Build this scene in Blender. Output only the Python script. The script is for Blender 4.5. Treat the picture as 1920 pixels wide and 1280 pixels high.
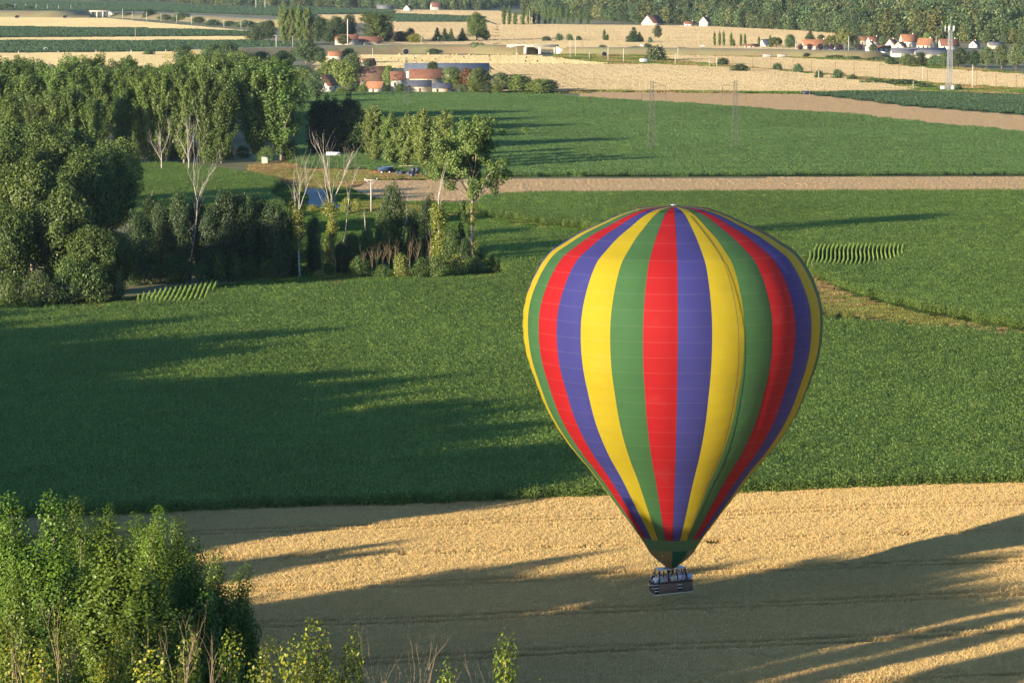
import bpy, bmesh, math, random
import numpy as np
from mathutils import Vector, Matrix, Quaternion

SC = bpy.context.scene
COL = SC.collection
for _o in list(bpy.data.objects):
    bpy.data.objects.remove(_o, do_unlink=True)

# ------------------------------------------------------------------ camera
FPX, CAMH, HORIZON = 6000.0, 55.0, -60.0          # focal length in photo pixels, eye height, horizon row
PITCH = math.atan((640 - HORIZON) / FPX)
cam_d = bpy.data.cameras.new('camera')
cam = bpy.data.objects.new('camera', cam_d); COL.objects.link(cam)
cam.location = (0, 0, CAMH)
cam.rotation_euler = (math.radians(90) - PITCH, 0, 0)
cam_d.sensor_fit = 'HORIZONTAL'; cam_d.sensor_width = 36.0
cam_d.lens = 36.0 * FPX / 1920.0
cam_d.clip_start = 1.0; cam_d.clip_end = 30000.0
SC.camera = cam

# ------------------------------------------------------------------ sky, sun, exposure
SUN_AZ, SUN_EL = math.radians(46.0), math.radians(10.3)     # sun behind the camera's left shoulder
w = bpy.data.worlds.new('World'); SC.world = w; w.use_nodes = True
nt = w.node_tree; nt.nodes.clear()
sky = nt.nodes.new('ShaderNodeTexSky'); sky.sky_type = 'NISHITA'; sky.sun_disc = False
sky.sun_elevation = SUN_EL; sky.sun_rotation = math.pi + SUN_AZ
sky.altitude = 100; sky.air_density = 1.0; sky.dust_density = 1.0; sky.ozone_density = 5.0
bg = nt.nodes.new('ShaderNodeBackground'); bg.inputs['Strength'].default_value = 0.135
out = nt.nodes.new('ShaderNodeOutputWorld')
nt.links.new(sky.outputs[0], bg.inputs[0]); nt.links.new(bg.outputs[0], out.inputs[0])
sun_d = bpy.data.lights.new('sun', 'SUN'); sun_d.energy = 5.0; sun_d.angle = math.radians(0.5)
sun_d.color = (1.0, 0.86, 0.64)
sun = bpy.data.objects.new('sun', sun_d); COL.objects.link(sun)
SUNV = Vector((math.sin(SUN_AZ) * math.cos(SUN_EL), math.cos(SUN_AZ) * math.cos(SUN_EL), -math.sin(SUN_EL)))
sun.rotation_euler = SUNV.to_track_quat('-Z', 'Y').to_euler(); sun.location = (-200, -200, 300)
SC.view_settings.view_transform = 'Standard'; SC.view_settings.look = 'None'
SC.view_settings.exposure = 1.35; SC.view_settings.gamma = 1.0
SC.view_settings.use_curve_mapping = False
SC.cycles.use_denoising = True
SC.cycles.max_bounces = 4; SC.cycles.diffuse_bounces = 2; SC.cycles.glossy_bounces = 2
SC.cycles.transmission_bounces = 4; SC.cycles.transparent_max_bounces = 6; SC.cycles.volume_bounces = 0

# ------------------------------------------------------------------ survey helpers: photo pixel -> place on the ground
CT, ST = math.cos(PITCH), math.sin(PITCH)
def G(px, py, z=0.0):
    u, v = (px - 960) / FPX, (640 - py) / FPX
    dx, dy, dz = u, CT + v * ST, -ST + v * CT
    t = (z - CAMH) / dz
    return (dx * t, dy * t)
def height_at(y, py):
    k = (640 - py) / FPX
    return CAMH + y * (k * CT - ST) / (CT + k * ST)
def stand(px, pyb, pyt):
    x, y = G(px, pyb)
    return x, y, height_at(y, pyt)
def at_depth(px, py, d):
    u, v = (px - 960) / FPX, (640 - py) / FPX
    return (u * d, d * (CT + v * ST), CAMH + d * (-ST + v * CT))
def scale_at(y):
    return FPX / (y * CT + CAMH * ST)          # pixels per metre on the ground there
WORDS = ['first', 'second', 'third', 'fourth', 'fifth', 'sixth', 'seventh', 'eighth', 'ninth', 'tenth', 'eleventh', 'twelfth',
         'thirteenth', 'fourteenth', 'fifteenth', 'sixteenth', 'seventeenth', 'eighteenth', 'nineteenth', 'twentieth',
         'twenty-first', 'twenty-second', 'twenty-third', 'twenty-fourth', 'twenty-fifth', 'twenty-sixth']

# ------------------------------------------------------------------ object helpers
def tag(o, label=None, cat=None, group=None, kind=None):
    if label: o['label'] = label
    if cat: o['category'] = cat
    if group: o['group'] = group
    if kind: o['kind'] = kind
    return o
def empty(name, loc=(0, 0, 0), rz=0.0, scale=(1, 1, 1)):
    o = bpy.data.objects.new(name, None); COL.objects.link(o)
    o.location = loc; o.rotation_euler = (0, 0, rz); o.scale = scale
    o.empty_display_size = 0.5
    return o
def link(name, me, parent=None, loc=(0, 0, 0), rot=(0, 0, 0)):
    o = bpy.data.objects.new(name, me); COL.objects.link(o)
    o.parent = parent; o.location = loc; o.rotation_euler = rot
    return o
def np_mesh(name, verts, faces, mats=(), smooth=False, midx=None):
    """verts (n,3); faces: list of (m,k) int arrays"""
    me = bpy.data.meshes.new(name)
    verts = np.asarray(verts, dtype=np.float32)
    if not isinstance(faces, list): faces = [faces]
    faces = [np.asarray(f, dtype=np.int32) for f in faces if len(f)]
    me.vertices.add(len(verts)); me.vertices.foreach_set('co', verts.ravel())
    nl = sum(f.size for f in faces); npoly = sum(len(f) for f in faces)
    me.loops.add(nl); me.loops.foreach_set('vertex_index', np.concatenate([f.ravel() for f in faces]))
    tot = np.concatenate([np.full(len(f), f.shape[1], dtype=np.int32) for f in faces])
    st = np.concatenate([[0], np.cumsum(tot)[:-1]]).astype(np.int32)
    me.polygons.add(npoly); me.polygons.foreach_set('loop_start', st); me.polygons.foreach_set('loop_total', tot)
    if smooth: me.polygons.foreach_set('use_smooth', np.ones(npoly, dtype=bool))
    for m in mats: me.materials.append(m)
    if midx is not None: me.polygons.foreach_set('material_index', np.asarray(midx, dtype=np.int32))
    me.update(calc_edges=True)
    return me
class MB:
    """collects boxes, prisms and tubes into one mesh"""
    def __init__(s): s.v = []; s.f = {}; s.n = 0
    def add(s, v, faces):
        v = np.asarray(v, dtype=float).reshape(-1, 3)
        for f in faces: s.f.setdefault(len(f), []).append([i + s.n for i in f])
        s.v.append(v); s.n += len(v); return s
    def box(s, c, d, rz=0.0, rot=None):
        x, y, z = d[0] / 2, d[1] / 2, d[2] / 2
        v = np.array([(sx * x, sy * y, sz * z) for sz in (-1, 1) for sy in (-1, 1) for sx in (-1, 1)])
        if rot is not None: v = v @ np.array(rot).T
        if rz:
            a = np.array([[math.cos(rz), -math.sin(rz), 0], [math.sin(rz), math.cos(rz), 0], [0, 0, 1]]); v = v @ a.T
        return s.add(v + np.array(c), [(0, 2, 3, 1), (4, 5, 7, 6), (0, 1, 5, 4), (2, 6, 7, 3), (0, 4, 6, 2), (1, 3, 7, 5)])
    def tube(s, pts, rad, n=6, cap=True):
        pts = np.asarray(pts, dtype=float); k = len(pts)
        rad = np.broadcast_to(np.asarray(rad, dtype=float), (k,))
        t = np.gradient(pts, axis=0) if k > 1 else np.array([[0, 0, 1.]])
        t /= np.linalg.norm(t, axis=1)[:, None] + 1e-9
        ref = np.array([1., 0, 0]) if abs(t[0][0]) < 0.8 else np.array([0, 1., 0])
        vs = []
        for i in range(k):
            a = ref - t[i] * ref.dot(t[i]); a /= np.linalg.norm(a) + 1e-9; ref = a
            b = np.cross(t[i], a)
            th = np.arange(n) * 2 * math.pi / n
            vs.append(pts[i] + rad[i] * (np.cos(th)[:, None] * a + np.sin(th)[:, None] * b))
        fs = [(i * n + j, i * n + (j + 1) % n, (i + 1) * n + (j + 1) % n, (i + 1) * n + j) for i in range(k - 1) for j in range(n)]
        if cap: fs += [tuple(range(n))[::-1], tuple((k - 1) * n + j for j in range(n))]
        return s.add(np.concatenate(vs), fs)
    def mesh(s, name, mat, smooth=False):
        return np_mesh(name, np.concatenate(s.v), [np.array(f) for f in s.f.values()], [mat] if mat else [], smooth)
    def build(s, name, mat, parent=None, smooth=False, loc=(0, 0, 0), rot=(0, 0, 0)):
        return link(name, s.mesh(name, mat, smooth), parent, loc, rot)
def rot_to(d):
    return np.array(Vector(d).to_track_quat('Z', 'Y').to_matrix())

# ------------------------------------------------------------------ materials
MATS = {}
def new_mat(name):
    m = bpy.data.materials.new(name); m.use_nodes = True
    t = m.node_tree; t.nodes.clear()
    o = t.nodes.new('ShaderNodeOutputMaterial'); MATS[name] = m
    return m, t, o
def N(t, typ, **kw):
    n = t.nodes.new(typ)
    for k, v in kw.items():
        if k in n.inputs.keys(): n.inputs[k].default_value = v
        else: setattr(n, k, v)
    return n
def ramp(t, fac, stops):
    r = t.nodes.new('ShaderNodeValToRGB'); e = r.color_ramp.elements
    while len(e) > 1: e.remove(e[-1])
    e[0].position, e[0].color = stops[0][0], (*stops[0][1], 1)
    for p, c in stops[1:]:
        q = e.new(p); q.color = (*c, 1)
    t.links.new(fac, r.inputs[0]); return r.outputs[0]
def mul(c, k): return tuple(min(1.0, x * k) for x in c)
def leaf_mat(name, c, trans=0.3, var=0.35, warm=0.12, gloss=0.02, patch=0.0, pscale=.03, ov=.22):
    """foliage: each leaf and each plant a little different"""
    m, t, o = new_mat(name)
    geo = N(t, 'ShaderNodeNewGeometry'); oi = N(t, 'ShaderNodeObjectInfo')
    lo, hi = mul(c, 1 - var), mul(c, 1 + var)
    hi = (min(1, hi[0] * (1 + warm * 2)), hi[1] * (1 + warm * .3), hi[2])
    col = ramp(t, geo.outputs['Random Per Island'], [(0, lo), (0.6, c), (1, hi)])
    hs = N(t, 'ShaderNodeHueSaturation'); mr = N(t, 'ShaderNodeMapRange')
    mr.inputs['To Min'].default_value = 1 - ov; mr.inputs['To Max'].default_value = 1 + ov
    t.links.new(oi.outputs['Random'], mr.inputs[0]); t.links.new(mr.outputs[0], hs.inputs['Value'])
    mh = N(t, 'ShaderNodeMapRange'); mh.inputs['To Min'].default_value = 0.5 - .07 * ov; mh.inputs['To Max'].default_value = 0.5 + .05 * ov
    wn = N(t, 'ShaderNodeTexWhiteNoise', noise_dimensions='1D'); t.links.new(oi.outputs['Random'], wn.inputs['W'])
    t.links.new(wn.outputs['Value'], mh.inputs[0]); t.links.new(mh.outputs[0], hs.inputs['Hue'])
    if patch:       # growth differs across the field
        nz = N(t, 'ShaderNodeTexNoise'); nz.inputs['Scale'].default_value = pscale; nz.inputs['Detail'].default_value = 5
        mp = N(t, 'ShaderNodeMapping'); mp.inputs['Scale'].default_value = (1, .35, 1); t.links.new(geo.outputs['Position'], mp.inputs[0]); t.links.new(mp.outputs[0], nz.inputs['Vector'])
        pr = ramp(t, nz.outputs[0], [(.3, (1 - patch,) * 3), (.7, (1 + patch * .0 + 0.0, 1, 1))])
        mm = N(t, 'ShaderNodeMix', data_type='RGBA', blend_type='MULTIPLY'); mm.inputs[0].default_value = 1.0
        t.links.new(col, mm.inputs[6]); t.links.new(pr, mm.inputs[7]); col = mm.outputs[2]
    t.links.new(col, hs.inputs['Color'])
    d = N(t, 'ShaderNodeBsdfDiffuse'); tr = N(t, 'ShaderNodeBsdfTranslucent'); mx = N(t, 'ShaderNodeMixShader'); mx.inputs[0].default_value = trans
    t.links.new(hs.outputs[0], d.inputs[0]); t.links.new(hs.outputs[0], tr.inputs[0])
    t.links.new(d.outputs[0], mx.inputs[1]); t.links.new(tr.outputs[0], mx.inputs[2])
    if gloss:
        g = N(t, 'ShaderNodeBsdfGlossy'); g.inputs['Roughness'].default_value = 0.45
        m2 = N(t, 'ShaderNodeMixShader'); m2.inputs[0].default_value = gloss
        t.links.new(mx.outputs[0], m2.inputs[1]); t.links.new(g.outputs[0], m2.inputs[2]); t.links.new(m2.outputs[0], o.inputs[0])
    else: t.links.new(mx.outputs[0], o.inputs[0])
    return m
def flat_mat(name, c, rough=0.8, var=0.15, scale=1.0, bump=0.0, bscale=None, metal=0.0, c2=None, detail=4):
    m, t, o = new_mat(name)
    tc = N(t, 'ShaderNodeTexCoord'); nz = N(t, 'ShaderNodeTexNoise'); nz.inputs['Scale'].default_value = scale; nz.inputs['Detail'].default_value = detail
    t.links.new(tc.outputs['Object'], nz.inputs['Vector'])
    col = ramp(t, nz.outputs[0], [(0.3, mul(c, 1 - var)), (0.7, c2 or mul(c, 1 + var))])
    b = N(t, 'ShaderNodeBsdfPrincipled'); b.inputs['Roughness'].default_value = rough; b.inputs['Metallic'].default_value = metal
    b.inputs['Specular IOR Level'].default_value = 0.25
    t.links.new(col, b.inputs['Base Color'])
    if bump:
        n2 = N(t, 'ShaderNodeTexNoise'); n2.inputs['Scale'].default_value = bscale or scale * 6; n2.inputs['Detail'].default_value = 6
        t.links.new(tc.outputs['Object'], n2.inputs['Vector'])
        bp = N(t, 'ShaderNodeBump'); bp.inputs['Strength'].default_value = bump; bp.inputs['Distance'].default_value = 0.3
        t.links.new(n2.outputs[0], bp.inputs['Height']); t.links.new(bp.outputs[0], b.inputs['Normal'])
    t.links.new(b.outputs[0], o.inputs[0])
    return m
M = MATS
leaf_mat('corn_leaf', (0.20, 0.305, 0.07), 0.27, 0.34, 0.15, 0.02, .2, .03, .09)
leaf_mat('corn_far_leaf', (0.165, 0.27, 0.08), 0.2, 0.3, 0.10, 0.02, .16, .015, .05)
leaf_mat('dark_crop_leaf', (0.10, 0.165, 0.075), 0.2, 0.25, 0.10, 0.02, .1, .01, .04)
leaf_mat('wheat_straw', (0.69, 0.50, 0.215), 0.25, 0.25, 0.05, 0.0, .14, .05, .05)
leaf_mat('pale_wheat', (0.47, 0.375, 0.22), 0.2, 0.15, 0.03, 0.0, .15, .01, .04)
leaf_mat('stubble_straw', (0.57, 0.47, 0.26), 0.2, 0.15, 0.02, 0.0, .12, .012, .04)
leaf_mat('dry_grass', (0.28, 0.21, 0.09), 0.25, 0.35, 0.1, 0.0)
leaf_mat('meadow_grass', (0.19, 0.20, 0.055), 0.25, 0.35, 0.1, 0.0)
leaf_mat('green_grass', (0.09, 0.16, 0.035), 0.25, 0.35, 0.1, 0.0)
leaf_mat('poplar_leaf', (0.105, 0.165, 0.04), 0.28, 0.4)
leaf_mat('poplar_pale_leaf', (0.155, 0.215, 0.055), 0.28, 0.35)
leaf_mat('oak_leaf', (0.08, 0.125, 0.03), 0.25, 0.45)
leaf_mat('dark_leaf', (0.045, 0.075, 0.026), 0.2, 0.4)  # dark leaf tone; shade of the shaded trees is put into it
leaf_mat('near_poplar_leaf', (0.078, 0.135, 0.015), 0.14, 0.3, 0.12, 0.025)
leaf_mat('sprout_leaf', (0.13, 0.18, 0.018), 0.35, 0.5, 0.3, 0.025)
leaf_mat('ivy_leaf', (0.145, 0.18, 0.025), 0.25, 0.45, 0.2, 0.04)
leaf_mat('yellow_leaf', (0.20, 0.22, 0.035), 0.3, 0.3)
leaf_mat('rust_leaf', (0.15, 0.085, 0.04), 0.2, 0.4)
leaf_mat('purple_leaf', (0.055, 0.035, 0.05), 0.15, 0.35)
leaf_mat('willow_leaf', (0.15, 0.18, 0.055), 0.3, 0.3)
leaf_mat('wood_leaf', (0.085, 0.13, 0.05), 0.25, 0.45, ov=.42)
leaf_mat('wood_leaf_b', (0.135, 0.155, 0.05), 0.25, 0.4, ov=.4)
leaf_mat('conifer_leaf', (0.06, 0.10, 0.04), 0.15, 0.35)
flat_mat('bark', (0.17, 0.135, 0.10), 0.9, 0.3, 3.0)
flat_mat('pale_bark', (0.30, 0.25, 0.18), 0.9, 0.25, 1.5)
flat_mat('dead_wood', (0.36, 0.31, 0.26), 0.85, 0.25, 1.2)
flat_mat('twig_wood', (0.27, 0.20, 0.12), 0.85, 0.3, 2.0)
flat_mat('soil_under_crop', (0.075, 0.085, 0.03), 0.95, 0.3, 0.5)
flat_mat('wheat_soil', (0.33, 0.22, 0.09), 0.95, 0.3, 1.5)
flat_mat('ground_grass', (0.11, 0.13, 0.045), 0.95, 0.3, 0.02, 0.4, 1.5, c2=(0.27, 0.22, 0.10))
flat_mat('ploughed', (0.53, 0.335, 0.145), 0.95, 0.14, 0.03, 0.0)
flat_mat('dirt', (0.42, 0.31, 0.18), 0.95, 0.2, 0.2, 0.5, 2.0)
flat_mat('dry_bank', (0.38, 0.26, 0.13), 0.95, 0.35, 0.06, 0.8, 0.6, c2=(0.27, 0.25, 0.10))
flat_mat('asphalt', (0.30, 0.26, 0.21), 0.9, 0.15, 0.3)
flat_mat('concrete', (0.36, 0.33, 0.28), 0.85, 0.15, 0.6)
flat_mat('white_concrete', (0.48, 0.44, 0.37), 0.85, 0.12, 0.5)
flat_mat('plaster', (0.48, 0.41, 0.32), 0.85, 0.10, 0.4)
flat_mat('white_plaster', (0.52, 0.48, 0.41), 0.85, 0.08, 0.4)
flat_mat('stone_wall', (0.40, 0.34, 0.25), 0.9, 0.2, 0.8, 0.3, 3)
flat_mat('brown_tile', (0.13, 0.078, 0.052), 0.85, 0.2, 0.8, 0.4, 5)
flat_mat('orange_tile', (0.24, 0.11, 0.058), 0.85, 0.18, 0.8, 0.4, 5)
flat_mat('red_tile', (0.15, 0.068, 0.045), 0.85, 0.2, 0.8, 0.4, 5)
flat_mat('slate', (0.06, 0.065, 0.085), 0.55, 0.2, 0.8, 0.2, 5)
flat_mat('blue_sheet', (0.085, 0.10, 0.13), 0.5, 0.12, 0.3)
flat_mat('grey_sheet', (0.11, 0.11, 0.12), 0.6, 0.12, 0.3)
flat_mat('window_glass', (0.03, 0.035, 0.045), 0.2, 0.1, 1)
flat_mat('opening_shade', (0.012, 0.012, 0.015), 0.9, 0.1, 1)  # near-black standing in for shade inside openings
flat_mat('door_wood', (0.12, 0.07, 0.045), 0.7, 0.2, 2)
flat_mat('galvanised', (0.30, 0.31, 0.31), 0.55, 0.1, 1, metal=0.3)
flat_mat('rust_steel', (0.24, 0.13, 0.08), 0.8, 0.2, 1)
flat_mat('white_paint', (0.6, 0.59, 0.57), 0.5, 0.06, 1)
flat_mat('blue_paint', (0.06, 0.10, 0.19), 0.5, 0.15, 1)
flat_mat('red_paint', (0.50, 0.05, 0.04), 0.5, 0.12, 1)
flat_mat('green_shed', (0.36, 0.41, 0.26), 0.8, 0.12, 1)
flat_mat('rubber', (0.025, 0.027, 0.032), 0.6, 0.3, 2)
flat_mat('black_wrap', (0.05, 0.055, 0.075), 0.35, 0.3, 2)
flat_mat('pole_wood', (0.40, 0.32, 0.22), 0.85, 0.2, 2)
flat_mat('car_dark', (0.03, 0.035, 0.06), 0.25, 0.1, 1)
flat_mat('car_white', (0.75, 0.75, 0.73), 0.3, 0.04, 1)
flat_mat('hay', (0.34, 0.245, 0.115), 0.95, 0.25, 3.0, 0.5, 12)
flat_mat('skin', (0.55, 0.36, 0.26), 0.6, 0.08, 6)
flat_mat('hair_dark', (0.03, 0.022, 0.018), 0.6, 0.2, 8)
flat_mat('hair_brown', (0.12, 0.07, 0.04), 0.6, 0.2, 8)
flat_mat('hair_grey', (0.45, 0.43, 0.40), 0.6, 0.2, 8)
flat_mat('leather', (0.055, 0.028, 0.022), 0.6, 0.2, 5)
flat_mat('pad_black', (0.02, 0.02, 0.024), 0.6, 0.2, 5)
flat_mat('steel', (0.55, 0.56, 0.57), 0.35, 0.06, 3, metal=0.8)
flat_mat('frame_white', (0.5, 0.52, 0.51), 0.45, 0.05, 3)
flat_mat('rope', (0.70, 0.66, 0.56), 0.8, 0.1, 3)
flat_mat('pylon_steel', (0.10, 0.10, 0.09), 0.7, 0.1, 1)
HAZE = 0.000015
# ================================================================== the setting
def sheet(name, px, mat, z, group=None):
    """a field: polygon of photo pixels laid on the ground"""
    pts = [G(*p) for p in px]
    bm = bmesh.new()
    vs = [bm.verts.new((x, y, z)) for x, y in pts]
    f = bm.faces.new(vs)
    if f.normal.z < 0: f.normal_flip()
    bmesh.ops.triangulate(bm, faces=[f])
    me = bpy.data.meshes.new(name); bm.normal_update(); bm.to_mesh(me); bm.free()
    for p in me.polygons:
        if p.normal.z < 0: p.flip()
    me.materials.append(MATS[mat])
    return tag(link(name, me), kind='structure')
# one ground sheet to beyond the horizon
gx = np.array([-6000, -2500, -1200, -600, -300, -120, 0, 120, 300, 600, 1200, 2500, 6000.])
gy = np.array([-400, 0, 100, 200, 300, 450, 600, 800, 1000, 1300, 1700, 2200, 2900, 4000, 6000, 9000, 14000.])
XX, YY = np.meshgrid(gx, gy)
vv = np.stack([XX.ravel(), YY.ravel(), np.zeros(XX.size)], 1)
nx = len(gx)
ff = np.array([(j * nx + i, j * nx + i + 1, (j + 1) * nx + i + 1, (j + 1) * nx + i) for j in range(len(gy) - 1) for i in range(nx - 1)])
tag(link('ground', np_mesh('ground', vv, ff, [M['ground_grass']])), kind='structure')

WHEAT = [(-700, 1650), (2600, 1650), (2600, 893), (1920, 915), (1390, 934), (880, 953), (330, 972), (-700, 1008)]
CORN = [(-700, 1012), (330, 976), (880, 957), (1390, 938), (1920, 919), (2600, 897), (2600, 700), (1920, 648), (1700, 634), (1530, 616), (1300, 520), (1090, 458), (900, 436),
        (880, 470), (955, 522), (930, 538), (600, 552), (440, 560), (235, 592), (0, 602), (-700, 615)]
CORN_R = [(905, 410), (1090, 434), (1300, 468), (1470, 480), (1505, 500), (1540, 528), (1600, 556), (1720, 588), (1920, 624), (2500, 690), (2500, 368), (1920, 371), (1000, 375), (905, 381)]
PLOUGH1 = [(655, 352), (700, 340), (860, 337), (1000, 336), (1920, 333), (2500, 331), (2500, 364), (1920, 366), (1000, 369), (905, 375), (760, 379), (690, 370)]
CROP2 = [(555, 318), (690, 322), (860, 334), (1000, 333), (1920, 330), (2500, 328), (2500, 305), (1920, 253), (1580, 219), (1290, 199), (1090, 187), (1040, 182), (850, 178), (555, 178)]
PLOUGH2 = [(1080, 182), (1105, 173), (1500, 177), (1600, 188), (1700, 201), (1920, 218), (2500, 262), (2500, 303), (1920, 250), (1580, 216), (1290, 196), (1150, 186)]
GREEN3 = [(1510, 177), (1700, 173), (1920, 181), (2500, 187), (2500, 259), (1920, 216), (1700, 199), (1600, 186)]
WHEAT3 = [(925, 172), (1040, 174), (1100, 171), (1500, 174), (1690, 172), (1715, 168), (1560, 144), (1420, 131), (1230, 123), (925, 123)]
STUB = [(590, 131), (690, 131), (925, 121), (1150, 121), (1060, 111), (1000, 105), (690, 104), (590, 108)]
WHEAT4 = [(1250, 105), (1260, 114), (1500, 136), (1760, 158), (1920, 168), (2400, 185), (2400, 155), (1920, 142), (1690, 127), (1650, 119), (1480, 111)]
WHEAT5 = [(935, 94), (1100, 94), (1330, 96), (1500, 97), (1560, 84), (1560, 62), (1300, 50), (1000, 47), (935, 47)]
FIELD6 = [(700, 92), (930, 93), (930, 47), (905, 43), (700, 43)]
GREEN6 = [(700, 42), (905, 42), (900, 33), (700, 26)]
FIELD6B = [(600, 46), (740, 43), (740, 29), (600, 29)]
GREEN6B = [(590, 28), (735, 25), (735, 20), (590, 16)]
FIELD7 = [(690, 23), (905, 32), (935, 46), (1000, 45), (1000, 34), (930, 22), (700, 19)]
STUB_L = [(-300, 51), (0, 51), (250, 54), (480, 60), (400, 53), (260, 41), (200, 35), (0, 33), (-300, 33)]
GREEN_L1 = [(-300, 71), (0, 71), (480, 68), (480, 61), (250, 55), (0, 52), (-300, 52)]
STUB_L2 = [(-300, 78), (0, 78), (465, 76), (465, 69), (0, 72), (-300, 72)]
GREEN_L2 = [(-300, 101), (0, 100), (340, 97), (520, 94), (560, 88), (480, 78), (0, 79), (-300, 79)]
STUB_L3 = [(-300, 140), (340, 135), (340, 98), (0, 101), (-300, 102)]
GREEN_L0 = [(-300, 19), (0, 19), (300, 22), (520, 30), (590, 30), (590, 15), (430, 13), (300, 7), (0, 2), (-300, 2)]
MEADOW = [(470, 345), (640, 356), (665, 350), (700, 338), (850, 336), (850, 318), (690, 300), (560, 300), (470, 312)]
SMALLCORN = [(225, 420), (430, 410), (545, 412), (500, 372), (520, 350), (470, 336), (330, 318), (230, 318)]
BANKGRASS = [(545, 412), (640, 420), (780, 405), (900, 402), (905, 384), (760, 382), (690, 372), (640, 352), (520, 346), (500, 372)]
TRACK = [(880, 408), (905, 406), (1090, 430), (1300, 464), (1490, 478), (1540, 530), (1600, 558), (1720, 590), (1920, 627), (2500, 695), (2500, 712), (1920, 645), (1700, 630), (1532, 612), (1300, 515), (1090, 454), (880, 428)]
POND = [(556, 352), (578, 345), (606, 346), (624, 351), (617, 362), (624, 374), (650, 388), (640, 397), (615, 396), (588, 391), (566, 381), (574, 369), (560, 361)]
FARMYARD = [(590, 176), (1040, 178), (1100, 172), (1040, 170), (925, 150), (925, 132), (690, 136), (590, 150)]

sheet('wheat_field', WHEAT, 'wheat_soil', 0.02)
sheet('corn_field', CORN, 'soil_under_crop', 0.02)
sheet('upper_corn_field', CORN_R, 'soil_under_crop', 0.02)
pl1 = sheet('ploughed_field', PLOUGH1, 'ploughed', 0.03)
sheet('green_crop_field', CROP2, 'soil_under_crop', 0.03)
sheet('fallow_field', PLOUGH2, 'ploughed', 0.04)
sheet('dark_green_field', GREEN3, 'soil_under_crop', 0.04)
for i, p in enumerate((WHEAT3, WHEAT4, WHEAT5, FIELD6, FIELD6B, FIELD7)): sheet('far_wheat_field', p, 'wheat_soil', 0.05)
for p in (STUB, STUB_L, STUB_L2, STUB_L3): sheet('stubble_field', p, 'wheat_soil', 0.05)
for p in (GREEN6, GREEN6B, GREEN_L1, GREEN_L2, GREEN_L0): sheet('far_green_field', p, 'soil_under_crop', 0.05)
sheet('farm_track', TRACK, 'ground_grass', 0.015)
sheet('farmyard', FARMYARD, 'dry_bank', 0.015)
sheet('meadow', MEADOW, 'dry_bank', 0.015)

# pond with a slightly ruffled surface
m, t, o = new_mat('pond_water')
b = N(t, 'ShaderNodeBsdfGlossy'); b.inputs['Roughness'].default_value = .25; df = N(t, 'ShaderNodeBsdfDiffuse'); df.inputs['Color'].default_value = (.028, .042, .05, 1); wx = N(t, 'ShaderNodeMixShader'); wx.inputs[0].default_value = .2; t.links.new(df.outputs[0], wx.inputs[1]); t.links.new(b.outputs[0], wx.inputs[2])
tc = N(t, 'ShaderNodeTexCoord'); nz = N(t, 'ShaderNodeTexNoise'); nz.inputs['Scale'].default_value = 1.3; nz.inputs['Detail'].default_value = 3
bp = N(t, 'ShaderNodeBump'); bp.inputs['Strength'].default_value = 0.35; bp.inputs['Distance'].default_value = 0.2
t.links.new(tc.outputs['Object'], nz.inputs['Vector']); t.links.new(nz.outputs[0], bp.inputs['Height']); t.links.new(bp.outputs[0], b.inputs['Normal'])
t.links.new(wx.outputs[0], o.inputs[0])
sheet('pond', POND, 'pond_water', 0.03)

# ------------------------------------------------------------------ scattered crops (uncountable: stuff)
PROTO = bpy.data.collections.new('crop_samples')          # never linked to the scene
def scatter_tree(coll):
    g = bpy.data.node_groups.new('scatter_' + coll.name, 'GeometryNodeTree')
    g.interface.new_socket('Geometry', in_out='INPUT', socket_type='NodeSocketGeometry')
    g.interface.new_socket('Geometry', in_out='OUTPUT', socket_type='NodeSocketGeometry')
    i = g.nodes.new('NodeGroupInput'); o = g.nodes.new('NodeGroupOutput')
    ci = g.nodes.new('GeometryNodeCollectionInfo'); ci.inputs['Collection'].default_value = coll
    ci.inputs['Separate Children'].default_value = True; ci.inputs['Reset Children'].default_value = True
    ip = g.nodes.new('GeometryNodeInstanceOnPoints'); ip.inputs['Pick Instance'].default_value = True
    def attr(n, ty):
        a = g.nodes.new('GeometryNodeInputNamedAttribute'); a.data_type = ty; a.inputs['Name'].default_value = n
        return [s for s in a.outputs if s.enabled and s.name == 'Attribute'][0]
    g.links.new(i.outputs[0], ip.inputs['Points']); g.links.new(ci.outputs[0], ip.inputs['Instance'])
    g.links.new(attr('pick', 'INT'), ip.inputs['Instance Index'])
    g.links.new(attr('rot', 'FLOAT_VECTOR'), ip.inputs['Rotation']); g.links.new(attr('scl', 'FLOAT_VECTOR'), ip.inputs['Scale'])
    g.links.new(ip.outputs[0], o.inputs[0])
    return g
_gt = {}
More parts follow.
